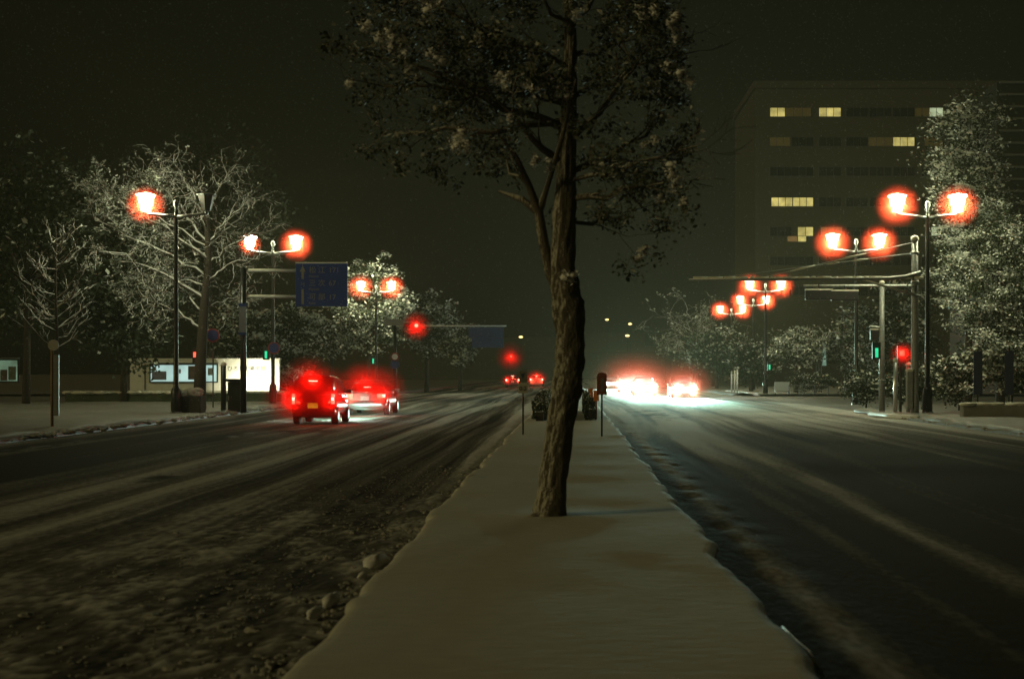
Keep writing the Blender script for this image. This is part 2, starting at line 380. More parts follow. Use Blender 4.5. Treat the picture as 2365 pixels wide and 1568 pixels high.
# corner kerbs that catch the headlights
b = MB()
b.tube([(X(2010, 56.5), 56.5, .1), (X(2060, 54), 54, .1), (X(2120, 51.8), 51.8, .1)], .10, 8)
tag(b.build('corner_kerb', WHITE, smooth=True), kind='structure')
b = MB(); b.tube([(X(1678, 122), 122, .14), (X(1700, 119), 119, .14), (X(1728, 112), 112, .14), (X(1752, 106), 106, .14)], .13, 8)
tag(b.build('far_corner_kerb', WHITE, smooth=True), kind='structure')

# slush lumps thrown up beside the median: nobody could count them
rng = random.Random(4); b = MB()
for _ in range(2600):
    y = 6.5+(rng.random()**1.6)*20; x = -1.65-abs(rng.gauss(0, 1.1))-(rng.random() < .3)*rng.random()*1.5; r = rng.uniform(.005, .014)*(2.4 if rng.random() < .06 else 1)
    b.lump((x, y, .01), (r*rng.uniform(.9, 1.8), r*rng.uniform(1, 2.4), r*.6), rng, 7)
for _ in range(700):
    y = 6.5+(rng.random()**1.4)*20; x = -1.62-abs(rng.gauss(0, .28)); r = rng.uniform(.010, .030)*(1.7 if rng.random() < .08 else 1)
    b.lump((x, y, .02), (r*rng.uniform(.8, 1.4), r*rng.uniform(1, 1.9), r*.7), rng, 7)
for _ in range(700):
    y = 20+rng.random()*62; x = -14.0-rng.random()*.8 + (.35 if rng.random() < .3 else 0); r = rng.uniform(.03, .11)
    b.lump((x, y, .06+r*.4), (r*1.2, r*1.7, r*.7), rng, 6)
for _ in range(500):
    y = 18+rng.random()*35; x = 12.3+rng.random()*.8; r = rng.uniform(.02, .07)
    b.lump((x, y, .06+r*.4), (r*1.2, r*1.7, r*.7), rng, 6)
tag(b.build('slush', SLUSH), kind='stuff')
b = MB(); b.tube([(1.33, 7.5, .15), (1.35, 8.1, .155), (1.33, 8.6, .15), (1.34, 9.0, .145)], [.012, .02, .018, .008], 6)
tag(b.build('kerb_edge', WHITE, smooth=True), kind='structure')
# big lumps fallen off the median edge
for (px, py, r, lab) in ((868, 1300, .15, 'largest lump of dirty snow lying along the left median edge'), (765, 1384, .085, 'pointed white snow lump below the largest one at the left median edge'),
                    (727, 1415, .075, 'small white snow lump nearest the camera at the left median edge'), (838, 1328, .05, 'small snow lump just below the largest lump by the median')):
    Y = 1.68*F/(py-861); b = MB(); b.lump((0, 0, .01), (r*.55, r*1.7, r*.55), rng, 9)
    o = b.build('snow_lump', SNOW_LUMP, smooth=True); o.location = (X(px, Y), Y, .06); o.rotation_euler = (.1, 0, -.25)
    tag(o, lab, 'snow lump', 'snow lumps along the median edge')
b = MB(); b.tube([(-.16, -.1, .0), (-.05, -.02, .035), (.05, 0, .012), (.15, .08, .004)], [.004, .004, .003, .002], 5)
Y = 20.9; o = b.build('twig', BARK); o.location = (X(1103, Y), Y, .22); o.rotation_euler = (0, 0, -1.1); tag(o, 'thin dark twig lying on the snowy median', 'twig')

# ================================================================== STREET LAMPS
def make_street_lamp():
    t = thing('street_lamp', (0, 0, 0), '', 'street lamp', 'twin lantern street lamps along both pavements')
    b = MB(); b.lathe((0, 0, 0), [(.20, 0), (.20, .9), (.17, 1.0), (.105, 1.1), (.095, 3), (.075, 8.0), (.07, 8.15)], 14); b.build('pole', DARK_METAL, t, True)
    b = MB(); b.lathe((0, 0, 8.15), [(.05, 0), (.05, .14), (.08, .18), (.11, .28), (.10, .38), (.04, .46), (.005, .48)], 12); b.build('finial', SNOW_METAL, t, True)
    b = MB(); b.lathe((0, 0, 0), [(.24, 0), (.24, .05), (.21, .09)], 14); b.build('base_collar', DARK_METAL, t)
    for s in (-1, 1):
        b = MB(); b.tube([(s*.04, 0, 7.95), (s*.5, 0, 7.98), (s*1.0, 0, 8.04), (s*1.22, 0, 8.06)], [.075, .065, .06, .06], 10); a = b.build('arm', SNOW_METAL, t, True)
        b = MB(); b.lathe((s*1.22, 0, 8.04), [(.07, 0), (.09, .04), (.09, .10), (.07, .12)], 6); b.build('lantern_foot', SNOW_METAL, a)
        b = MB(); b.lathe((s*1.22, 0, 8.17), [(.18, 0), (.34, .60)], 6); L = b.build('lantern', LAMP_GLASS, t)
        b = MB(); b.lathe((s*1.22, 0, 8.78), [(.40, 0), (.41, .05), (.27, .09), (.08, .125), (.02, .14)], 6); b.build('lantern_cap', CAP_GLOW, L)
        lamp('lamp_light', 'POINT', (s*1.22, 0, 8.47), LAMP_W, (.95, 1, .60), L, .12)
    return t
LAMP_W = 1350
RED_HALO = halo_mat('red_halation_glow', (1.0, .075, .036), 1.0, .12)  # red halation round the lanterns, put into the volume colour
LP = [(-15.9, 57.3, 'street lamp with only its left lantern lit in front of the bare white tree'), (-15.7, 75, 'lit twin street lamp behind the blue distance sign'),
      (-15.4, 112.6, 'lit twin street lamp before the snow laden tree left of the red signal'), (14.45, 57.6, 'tallest looking lit twin street lamp beside the cantilever mast'),
      (14.85, 74, 'lit twin street lamp seen above the snowy cantilever arm'), (15.2, 111, 'lit twin street lamp just below the snowy cantilever arm'),
      (17.2, 134, 'lit twin street lamp second farthest on the right pavement'), (17.4, 154, 'lit twin street lamp farthest away on the right pavement')]
proto = make_street_lamp()
LAMP_OFF = mat('unlit_lantern_glass', (.10, .10, .09), .3, .2, 5)
for i, (x, y, lab) in enumerate(LP):
    t = proto if i == 0 else copy_tree(proto)
    t.location = (x, y, .10); t['label'] = lab
for i, (x, y, lab) in enumerate(LP):
    for s in (-1, 1):
        if i == 0 and s == 1: continue
        rr = {0: .88, 1: (.68 if s < 0 else 1.0), 2: 1.2, 3: .98, 4: 1.12, 5: 1.2, 6: 1.2, 7: 1.3}[i]
        add_halo((x+s*1.22, y, 8.5), rr*.98, RED_HALO)
# the right lantern of the first lamp is out
c = 0
for ch in list(proto.children):
    if ch.name.startswith('lantern') and ch.data.vertices[0].co.x > 0:
        ch.data = ch.data.copy(); ch.data.materials[0] = LAMP_OFF; ch['label'] = 'unlit lantern'
        for g in list(ch.children):
            if g.type == 'LIGHT': bpy.data.objects.remove(g)
            else: g.data = g.data.copy(); g.data.materials[0] = SNOW_METAL

# ================================================================== TREES
def leaf_arrays(C, n, sp, size, rs, snowf, flat=.6):
    """n leaf quads round each clump centre; returns verts, faces, material index"""
    k = len(C); P = np.repeat(C, n, 0)
    off = rs.normal(0, 1, (k*n, 3))*np.repeat(sp, n)[:, None]*np.array([1, 1, flat]); P = P+off
    nrm = rs.normal(0, 1, (k*n, 3)); nrm[:, 2] = np.abs(nrm[:, 2])+.3
    load = np.repeat(rs.choice([.05, .4, .9, 1.4, 1.9], k), n)*snowf
    isn = rs.rand(k*n) < np.clip(load*(.25+1.5/(1+np.exp(-4*off[:, 2]/np.repeat(sp*flat, n)))), 0, .97)
    nrm[isn, 2] += 1.0
    nrm /= np.linalg.norm(nrm, axis=1)[:, None]
    a = np.cross(nrm, rs.normal(0, 1, (k*n, 3))); a /= np.linalg.norm(a, axis=1)[:, None]+1e-9; bb = np.cross(nrm, a)
    s = size*rs.uniform(.6, 1.4, k*n)*np.where(isn, 1.15, 1); a *= s[:, None]; bb *= (s*.62)[:, None]
    V = np.stack([P-a, P+bb, P+a, P-bb], 1).reshape(-1, 3)
    Fc = np.arange(len(V)).reshape(-1, 4)
    return V, Fc, isn.astype(int)
def mesh_np(name, V, Fc, mi, mats, parent):
    me = bpy.data.meshes.new(name)
    me.vertices.add(len(V)); me.vertices.foreach_set('co', V.ravel().astype(np.float32))
    me.loops.add(Fc.size); me.loops.foreach_set('vertex_index', Fc.ravel().astype(np.int32))
    me.polygons.add(len(Fc)); me.polygons.foreach_set('loop_start', np.arange(len(Fc))*4); me.polygons.foreach_set('loop_total', np.full(len(Fc), 4))
    for m in mats: me.materials.append(m)
    me.polygons.foreach_set('material_index', mi.astype(np.int32)); me.update(); me.validate()
    o = bpy.data.objects.new(name, me); COL.objects.link(o); o.parent = parent
    return o
def evergreen(name, base, cz, rad, label, seed, clumps=120, per=60, size=.12, sp=.42, snowf=.5, trunk_r=.2, group='evergreen trees behind the pavements', cat='tree', trunk=True):
    rs = np.random.RandomState(seed); t = thing(name, base, label, cat, group)
    d = rs.normal(0, 1, (clumps, 3)); d /= np.linalg.norm(d, axis=1)[:, None]
    rr = rs.uniform(.35, 1, clumps)**.6*rs.choice([.75, 1, 1.12], clumps)
    C = d*rr[:, None]*np.array(rad)+np.array([0, 0, cz])
    C[:, 2] = np.maximum(C[:, 2], .25)
    V, Fc, mi = leaf_arrays(C, per, sp*rs.uniform(.6, 1.3, clumps), size, rs, snowf)
    V[:, 2] = np.maximum(V[:, 2], .03)
    b = MB()
    if trunk:
        b.tube([(0, 0, -.05), (.06, .02, cz*.4), (.0, .05, cz), (.1, 0, cz+rad[2]*.5)], [trunk_r, trunk_r*.8, trunk_r*.55, trunk_r*.2], 9)
        for i in range(0, clumps, max(1, clumps//22)):
            q = C[i]; h = max(.4, min(cz, q[2])*.75); b.tube([(.03, .02, h), tuple((np.array([0, 0, h])+q)/2+rs.normal(0, .15, 3)), tuple(q)], [trunk_r*.35, trunk_r*.22, .02], 5)
        b.build('trunk', BARK, t, True)
    mesh_np('crown', V, Fc, mi, [LEAF, LEAF_SNOW], t)
    return t
def grow(b, p, d, r, length, depth, rng, up=.1, split=(2, 4), wig=.25, leaves=None, minr=.006, shrink=.72):
    n = 4; pts = [p]; rs_ = [r]
    for i in range(n):
        d = (d+Vector((rng.gauss(0, wig), rng.gauss(0, wig), rng.gauss(0, wig*.7)+up*.4))*.5).normalized()
        p = p+d*(length/n); pts.append(p); rs_.append(max(minr, r*(1-.45*(i+1)/n)))
    b.tube(pts, rs_, 6 if r > .03 else 4, cap=False)
    if depth == 0:
        if leaves is not None: leaves.append(p.copy())
        return
    for k in range(rng.randint(*split)):
        i = rng.randint(1, n) if k else n
        ax = d.orthogonal().normalized(); ax.rotate(Matrix.Rotation(rng.uniform(0, 6.28), 3, d))
        nd = (d+ax*rng.uniform(.45, 1.15)).normalized()
        grow(b, pts[i], nd, max(minr, rs_[i]*rng.uniform(.5, .75)), length*shrink*rng.uniform(.75, 1.15), depth-1, rng, up, split, wig, leaves, minr, shrink)

# --- the tree on the median
Yt = 15.2; k = Yt/F
def tp(px, py, dy=0): return Vector((X(px, Yt)-X(1270, Yt), dy, Z(py, Yt)-.2))
t = thing('median_tree', (X(1270, Yt), Yt, .2), 'leafy tree with a leaning gnarled trunk growing on the snowy median', 'tree')
def knobbly(b, pts, rs_, n=20, sub=8, seed=0, amp=.012):
    P = []; Q = []
    for i in range(len(pts)-1):
        for j in range(sub):
            f = j/sub; f2 = f*f*(3-2*f)
            P.append(pts[i].lerp(pts[i+1], f)); Q.append(rs_[i]*(1-f2)+rs_[i+1]*f2)
    P.append(pts[-1]); Q.append(rs_[-1])
    o = len(b.v); b.tube(P, Q, n)
    rs = np.random.RandomState(seed)
    A = np.array(b.v[o:o+len(P)*n]); ang = np.tile(np.arange(n), len(P)); hh = np.repeat(np.arange(len(P)), n)
    dv = fbm(ang*.55, hh*.16, seed, 3)-.5; dv2 = vn(ang*2.1, hh*.22, seed+9)-.5
    cen = np.repeat(np.array([tuple(p) for p in P]), n, 0); nn = A-cen; L = np.linalg.norm(nn, axis=1)[:, None]+1e-9
    A = A+nn/L*(dv*amp*3+dv2*amp*1.6)[:, None]
    b.v[o:o+len(P)*n] = [tuple(a) for a in A]
b = MB()
main = [tp(1266, 1212), tp(1270, 1185), tp(1278, 1100), tp(1292, 1000), tp(1303, 930), tp(1310, 885), tp(1315, 850), tp(1317, 780), tp(1313, 715), tp(1307, 680), tp(1298, 610), tp(1304, 500), tp(1308, 380), tp(1312, 240), tp(1318, 100), tp(1312, -60)]
rad = [.24, .175, .150, .150, .148, .163, .150, .146, .176, .156, .134, .118, .104, .08, .06, .035]
knobbly(b, main, rad, 36, 12, 3, .015)
left_stem = [tp(1300, 690), tp(1272, 630), tp(1256, 560), tp(1244, 490), tp(1222, 430, -.1), tp(1196, 375, -.25), tp(1160, 330, -.4)]
knobbly(b, left_stem, [.085, .066, .056, .045, .034, .024, .014], 12, 5, 6, .008)
knobbly(b, [tp(1244, 490), tp(1205, 458, .1), tp(1150, 435, .3)], [.04, .03, .015], 10, 5, 7, .006)
knobbly(b, [tp(1246, 485), tp(1262, 440, -.1), tp(1300, 330, -.5), tp(1330, 215, -.7)], [.04, .032, .025, .012], 10, 5, 8, .006)
# root flare on the left
knobbly(b, [tp(1262, 1150), tp(1245, 1192, -.08), tp(1212, 1203, -.14), tp(1190, 1215, -.16)], [.06, .065, .045, .02], 10, 5, 9, .01)
TRUNK = snowy('median_tree_bark', (.092, .078, .054), .95, .50, .95, snowc=(.42, .40, .33), scale=42, amt=1.4, stretch=(1, 1, .45), lean=(-.78, -.25, .75))
b.build('trunk', TRUNK, t, True)
# limbs: hand placed main limbs, then twigs
b = MB(); rng = random.Random(12); tips = []
limbs = [((1308, 380), (1150, 250), -.5, .045), ((1312, 300), (1010, 190), -.3, .05), ((1312, 280), (960, 290), .5, .045), ((1315, 200), (1100, 60), .2, .04),
         ((1316, 160), (1000, 40), -.6, .03), ((1312, 330), (1460, 180), -.4, .045), ((1310, 400), (1500, 300), .4, .04), ((1308, 460), (1490, 440), -.3, .045), ((1300, 520), (1440, 480), .5, .03),
         ((1318, 130), (1430, 90), .3, .035), ((1317, 90), (1230, -20), -.5, .03), ((1316, 60), (1400, -60), .4, .03), ((1222, 430), (1130, 340), .3, .022),
         ((1314, 230), (1530, 130), .1, .035), ((1309, 420), (1530, 380), -.6, .03), ((1314, 240), (880, 130), .1, .04), ((1314, 210), (900, 230), -.7, .035)]
for (a, c, dy, r) in limbs:
    p0 = tp(*a); p1 = tp(c[0], c[1], dy); mid = p0.lerp(p1, .5)+Vector((0, 0, -.06))
    q1 = p0.lerp(mid, .5)+Vector((rng.gauss(0, .05), rng.gauss(0, .05), .03)); q2 = mid.lerp(p1, .5)+Vector((rng.gauss(0, .05), rng.gauss(0, .05), .05))
    b.tube([p0, q1, mid, q2, p1], [r, r*.85, r*.7, r*.5, r*.28], 7)
    for src, f in ((q2, .6), (mid, .45), (p1, .5), (q1, .3), (p1, .4)):
        dd = (p1-p0).normalized()+Vector((rng.gauss(0, .6), rng.gauss(0, .6), rng.gauss(.1, .4)))
        grow(b, src, dd.normalized(), r*.3, .42, 2, rng, .1, (2, 3), .35, tips, .0035, .75)
b.build('limbs', TRUNK, t, True)
T = np.array([tuple(p) for p in tips]); rs = np.random.RandomState(8)
pz = 861-(T[:, 2]+.2-1.75)/k; pxx = 1318+(T[:, 0]+X(1270, Yt))/k
keep = (pz < 640) & ((pxx < 1590) & (pxx > 800)) & ~((pz > 420) & (pxx < 1110))
T = T[keep]
V, Fc, mi = leaf_arrays(T, 40, rs.uniform(.05, .10, len(T)), .027, rs, .24, .8)
CROWN_LEAF = mat('median_tree_leaf', (.095, .108, .075), .7, .4, 3)
CROWN_SNOW = mat('snow_on_median_tree', (.90, .87, .78), .8, .3, 6)
mesh_np('crown', V, Fc, mi, [CROWN_LEAF, mat('snow_flecked_leaf', (.46, .46, .40), .8, .4, 3)], t)
b = MB()
blob_c = []
blobs = [(858, 88, 15), (892, 118, 20), (925, 112, 22), (950, 140, 18), (935, 160, 16), (1015, 160, 18), (1035, 170, 16), (1000, 45, 18), (1030, 35, 11), (948, 15, 11), (1172, 205, 20), (1178, 228, 14), (1240, 240, 17), (1300, 238, 13), (1082, 318, 14),
         (1070, 350, 20), (1085, 360, 13), (1215, 20, 14), (1465, 82, 13), (1545, 85, 15), (1555, 105, 14), (1500, 78, 10), (1565, 195, 16), (1580, 220, 12), (1530, 190, 12), (1535, 415, 15), (1548, 440, 13), (1520, 470, 12), (1560, 490, 8), (1478, 592, 10), (1470, 600, 8),
         (1330, 62, 14), (1310, 640, 19), (840, 155, 10), (835, 222, 9), (965, 195, 11), (980, 215, 12), (1120, 145, 10), (1490, 360, 10), (1505, 350, 9), (1242, 395, 11), (1270, 398, 10), (1185, 300, 8)]
for (px, py, r) in blobs:
    dz = rng.uniform(-1.0, -.45) if py < 600 else -.14
    for q in range(5):
        s_ = r*k*rng.uniform(.3, .7); c = tp(px+rng.gauss(0, r*.4), py+rng.gauss(0, r*.4), dz+rng.gauss(0, .03))
        b.lump(c, (s_, s_, s_*.7), rng, 9); blob_c.append((tuple(c), r*k))
b.build('snow_clumps', CROWN_SNOW, t, True)
Cc = np.array([c for c, _ in blob_c]); V, Fc, mi = leaf_arrays(Cc, 34, np.array([q*.42 for _, q in blob_c]), .019, np.random.RandomState(4), 3, .8)
mesh_np('snow_flecks', V, Fc, mi, [CROWN_LEAF, CROWN_SNOW], t)

# --- the bare white tree by the left lamp
Yb = 62.5
t = thing('bare_tree', (X(462, Yb), Yb, .1), 'wide bare tree with white snow on every branch above the left street lamp', 'tree')
kb = Yb/F
def bp_(px, py, dy=0): return Vector(((px-462)*kb, dy*.8+.6*(dy < 0), Z(py, Yb)-.1))
b = MB(); rng = random.Random(21); tips = []
stem = [bp_(460, 945), bp_(463, 850), bp_(468, 760), bp_(474, 680), bp_(482, 600), bp_(478, 520), bp_(470, 440), bp_(462, 370)]
b.tube(stem, [.30, .24, .21, .18, .15, .11, .07, .03], 12); b.build('trunk', BARK, t, True)
b = MB()
targets = [((468, 760), (335, 690), -.6, .07), ((474, 690), (265, 585), -1.2, .09), ((478, 640), (235, 520), .4, .08), ((482, 600), (260, 455), -1.5, .08), ((480, 560), (330, 400), .8, .07), ((478, 520), (400, 380), -.8, .06),
           ((478, 500), (520, 400), .6, .06), ((480, 560), (580, 460), -.8, .06), ((482, 610), (590, 530), .7, .06), ((478, 650), (585, 590), -.5, .05), ((470, 730), (380, 640), 1.0, .05), ((476, 660), (300, 640), 1.2, .06), ((482, 600), (350, 520), 1.8, .06), ((479, 540), (440, 430), -1.6, .05), ((481, 580), (540, 500), 1.6, .05), ((480, 570), (215, 440), -.4, .06), ((470, 720), (560, 680), .8, .03)]
for (a, c, dy, r) in targets:
    p0 = bp_(*a); p1 = bp_(c[0], c[1], dy); mid = p0.lerp(p1, .5)+Vector((0, 0, .12)); q1 = p0.lerp(mid, .5)+Vector((rng.gauss(0, .1), rng.gauss(0, .1), -.05)); q2 = mid.lerp(p1, .5)+Vector((rng.gauss(0, .12), rng.gauss(0, .12), .05))
    ch_ = [p0.lerp(p1, f/9)+Vector((rng.gauss(0, .07), rng.gauss(0, .1), math.sin(f/9*math.pi)*.16+rng.gauss(0, .07)))*(0 < f) for f in range(10)]
    q1, mid, q2, p1 = ch_[3], ch_[5], ch_[7], ch_[9]
    b.tube(ch_, [r*(1-.065*f) for f in range(10)], 7)
    for src in (q1, q1, mid, mid, mid, q2, q2, q2, p1, p1, p1, p1):
        dd = (p1-p0).normalized()*.7+Vector((rng.gauss(0, .8), rng.gauss(0, .6), rng.gauss(.0, .5)))
        grow(b, src, dd.normalized(), r*.36, .78, 3 if c[0] < 420 else 2, rng, .02, (2, 3), .6, tips, .010, .72)
b.build('branches', BARK_SNOW, t, False)
T = np.array([tuple(p) for p in tips]); rs = np.random.RandomState(3)
sel = T[(rs.rand(len(T)) < np.where(T[:, 0] < -1.5, .55, .12))]
V, Fc, mi = leaf_arrays(sel, 6, np.full(len(sel), .08), .055, rs, .9, .8)
mesh_np('snow_clumps', V, Fc, mi, [LEAF, LEAF_SNOW], t)

# --- young tree with upturned branches at the far left
Ys = 56.0
t = thing('young_tree', (X(130, Ys), Ys, .1), 'small young tree with upturned snowy branches behind the bus stop post', 'tree')
b = MB(); rng = random.Random(33)
ks = Ys/F
def sp_(px, py, dy=0): return Vector(((px-130)*ks, dy, Z(py, Ys)-.1))
b.tube([sp_(130, 960), sp_(132, 800), sp_(128, 650), sp_(130, 560), sp_(128, 520)], [.09, .07, .05, .03, .015], 8); b.build('trunk', BARK, t, True)
b = MB()
for i in range(26):
    h = rng.uniform(560, 815); s = rng.choice((-1, 1)); w = (26+(h-540)*.20)*rng.uniform(.5, 1.15); dy = rng.uniform(-1, 1); lift = w*rng.uniform(.5, 1.2)
    p0 = sp_(130, h); p1 = sp_(130+s*w, h-lift, dy); m_ = p0.lerp(p1, rng.uniform(.4, .65))+Vector((rng.gauss(0, .08), 0, -rng.uniform(.05, .25)))
    b.tube([p0, m_, p1], [.03, .026, .018], 6)
    for q in (m_, p1, p1, p0.lerp(m_, .6)):
        grow(b, q, ((p1-p0).normalized()+Vector((rng.gauss(0, .5), rng.gauss(0, .5), rng.uniform(0, .7)))).normalized(), .02, .42, 1, rng, .3, (2, 3), .4, None, .010, .7)
b.build('branches', BARK_SNOW, t)

# --- evergreen trees, each its own
EV = [  # px, Y, crown centre py, radius (x, y, z), clumps, leaves, size, spread, snow, label
 (60, 74, 560, (4.5, 4, 4.8), 150, 60, .14, .6, .05, 'dark evergreen tree at the far left edge behind the young tree'),
 (285, 80, 680, (3.6, 3, 4.0), 140, 60, .14, .5, .05, 'dark evergreen tree with a thick trunk left of the museum wall'),
 (480, 112, 500, (6.6, 4, 6.6), 170, 40, .17, .8, .0, 'tall dim tree rising behind the bare white tree'),
 (560, 100, 770, (3.0, 3, 2.6), 90, 60, .13, .42, .45, 'dim evergreen tree just right of the bare tree trunk behind the museum wall'),
 (668, 103, 775, (3.0, 3, 2.3), 90, 60, .13, .42, .40, 'dim evergreen tree below the blue distance sign'),
 (850, 117, 700, (3.5, 2.6, 3.9), 200, 90, .11, .36, .8, 'brightly lit snow laden tree behind the third lamp on the left'),
 (765, 122, 780, (2.6, 2.2, 1.6), 80, 60, .12, .40, .55, 'low snow laden tree between the blue sign and the lit tree'),
 (985, 126, 745, (2.6, 2.4, 3.0), 110, 60, .12, .40, .50, 'snowy tree just behind the red traffic signal'),
 (1062, 140, 795, (1.9, 2.0, 2.2), 80, 50, .13, .38, .55, 'small snowy tree left of the far blue sign'),
 (1655, 150, 815, (3.4, 3, 2.6), 110, 60, .15, .5, .15, 'dark evergreen tree under the farthest lamps on the right'),
 (1735, 128, 835, (2.2, 2, 1.8), 80, 50, .13, .4, .15, 'dark low evergreen behind the pole of the third right lamp'),
 (1838, 118, 805, (2.4, 2.0, 1.7), 110, 60, .10, .34, .60, 'rounded snow covered tree left of the arched shelter'),
 (1960, 121, 800, (2.6, 2.0, 2.2), 100, 60, .12, .40, .35, 'rounded snowy tree half hiding the arched shelter'),
 (2070, 100, 770, (3.4, 2.4, 3.4), 110, 60, .13, .5, .22, 'dim tree behind the cantilever mast and signal pole'),
 (2310, 63.5, 640, (2.75, 2.2, 3.6), 300, 130, .062, .30, .75, 'large snow laden evergreen at the right edge lit by the nearest lamp'),
 (2235, 72, 400, (2.0, 2.0, 4.2), 150, 90, .085, .40, .5, 'tall slim snowy tree rising above the large right evergreen'),
]
for i, (px, Y, cpy, rd, n, per, size, sp, sf, lab) in enumerate(EV):
    evergreen('evergreen_tree', (X(px, Y), Y, .05), Z(cpy, Y)-.05, rd, lab, 200+i, n, per, size, sp, sf, .22)
BU = [(2335, 57, 1.9, (1.9, 1.1, 1.2), 90, .60, 'snowy bush at the right edge under the large evergreen'), (2215, 61, 1.7, (1.1, 1.0, 1.2), 70, .35, 'snowy bush right of the nearest right lamp post'),
      (2130, 66, 1.1, (2.0, .9, .75), 60, .12, 'dark clipped bush behind the corner poles'), (1880, 112.5, 1.0, (2.3, .9, .75), 60, .15, 'dark clipped bush behind the handrail'),
      (690, 97, 1.1, (1.15, 1.0, 1.05), 90, .95, 'brightly lit snow covered bush at the right end of the museum wall'), (735, 98.5, .55, (1.4, 1.0, .7), 60, .9, 'low snow covered bush sloping down right of the lit bush'), (2000, 70, 1.05, (1.1, .9, .8), 50, .15, 'dark bush behind the second right lamp post')]
for i, (px, Y, cz, rd, n, sf, lab) in enumerate(BU):
    evergreen('bush', (X(px, Y), Y, .08), cz, rd, lab, 300+i, n, 60, .075, .22, sf, .05, 'snowy bushes by the pavements', 'bush')
# bare trees far right lit from within
for j, (px, Y, top, lab) in enumerate(((1605, 165, 690, 'bare snowy tree leaning over the oncoming headlights'), (1648, 172, 700, 'bare snowy tree behind the farthest right lamp'))):
    t = thing('bare_tree', (X(px, Y), Y, .05), lab, 'tree', 'bare trees far along the right pavement'); rng = random.Random(50+j); b = MB()
    H = Z(top, Y); b.tube([(0, 0, 0), (.1, 0, H*.3), (-.1, 0, H*.6)], [.25, .2, .14], 8); b.build('trunk', BARK, t, True); b = MB(); tips = []
    for q in range(11):
        a = rng.uniform(0, 6.28); grow(b, Vector((0, 0, H*rng.uniform(.28, .6))), Vector((math.cos(a)*1.0-.35*(j == 0), math.sin(a)*.6, rng.uniform(.1, .8))).normalized(), .09, H*.30, 3, rng, .05, (2, 3), .4, tips, .018, .72)
    b.build('branches', BARK_SNOW, t)
    T = np.array([tuple(p) for p in tips]); rs = np.random.RandomState(60+j)
    V, Fc, mi = leaf_arrays(T, 5, np.full(len(T), .2), .13, rs, .7, .8); mesh_np('crown', V, Fc, mi, [LEAF, LEAF_SNOW], t)

# ================================================================== BUILDINGS
Yo = 176.0
WALL_O = mat('office_wall', (.050, .047, .030), .8, .15, .3)
t = thing('office_building', (X(1745, Yo), Yo, 0), 'wide dark office block with a few yellow lit windows on the right', 'building')
bx0 = X(1745, Yo)
b = MB(); w = 46; H = Z(205, Yo); b.box(0, w, 0, 22, 0, H); b.build('wall', WALL_O, t)
b = MB(); b.box(-.25, w+.25, -.25, 22.25, H+.002, H+.9); b.build('parapet', WALL_O, t)
rows = {260: [(1778, 1813, 'y'), (1813, 1873, 'd'), (1891, 1942, 'y'), (2112, 2146, 'd'), (2146, 2178, 'p')], 328: [(1778, 1825, 'd'), (2005, 2062, 'd'), (2062, 2112, 'y'), (2135, 2178, 'd')], 397: [],
        467: [(1781, 1830, 'y'), (1831, 1878, 'y')], 535: [(1842, 1878, 'y'), (1895, 1945, 'o'), (2150, 2178, 'p')], 603: [], 672: []}
bays = [(1778, 1828), (1828, 1878), (1891, 1942), (1954, 2004), (2008, 2058), (2062, 2112), (2128, 2178), (2190, 2240), (2252, 2302)]
MW = {'y': WIN_YELLOW, 'd': WIN_DIM, 'p': WIN_PALE, 'o': WIN_ORANGE, 'n': GLASS_DARK}
FRAME = mat('window_frame', (.05, .05, .045), .5, .2, 4)
def office_window(x0, x1, zc, code, hh=.55):
    x0 = X(x0, Yo)-bx0; x1 = X(x1, Yo)-bx0
    f = MB(); f.box(x0-.06, x1+.06, -.10, -.012, zc-hh-.06, zc+hh+.06); fr = f.build('window', FRAME, t)
    nb = max(1, round((x1-x0)/.95)); p = MB()
    for q in range(nb): p.box(x0+(x1-x0)*q/nb+.035, x0+(x1-x0)*(q+1)/nb-.035, -.125, -.103, zc-hh, zc+hh)
    p.build('pane', MW[code], fr)
for py, lits in rows.items():
    zc = Z(py, Yo)
    for (a, c, q) in lits: office_window(a, c, zc, q, .53)
    for (a, c) in bays:
        if not any(min(c, d)-max(a, e) > 5 for (e, d, _) in lits): office_window(a, c, zc, 'n', .53)
zc = Z(552, Yo); office_window(1818, 1841, zc, 'o', .33); office_window(1842, 1862, zc, 'y', .33)
# louvred block at the far right
Yl = 112.0
t = thing('louvred_building', (X(2303, Yl), Yl, 0), 'dark block with horizontal louvres at the top right edge', 'building')
b = MB(); b.box(0, 16, 0, 14, 0, Z(190, Yl)); b.build('wall', mat('dark_cladding', (.022, .024, .022), .6, .2, 1), t)
b = MB()
for q in range(12): zz = Z(500, Yl)+q*.95; b.box(.15, 15.8, -.30, -.004, zz, zz+.14)
b.build('louvres', mat('louvre', (.13, .13, .11), .6, .2, 2), t)
tag_l = lit('roof_lamp', (.8, 1, .75), .9)
t = thing('aviation_lamp', (X(2292, 150), 150, 0), 'tiny pale lamp high up at the top right', 'lamp')
b = MB(); b.tube([(0, 0, 0), (0, 0, Z(208, 150)-.25)], [.25, .12], 8); b.build('mast', DARK_METAL, t)
b = MB(); b.lathe((0, 0, Z(208, 150)-.25), [(.15, 0), (.26, .12), (.26, .22), (.12, .36)], 10); b.build('lamp_head', tag_l, t)

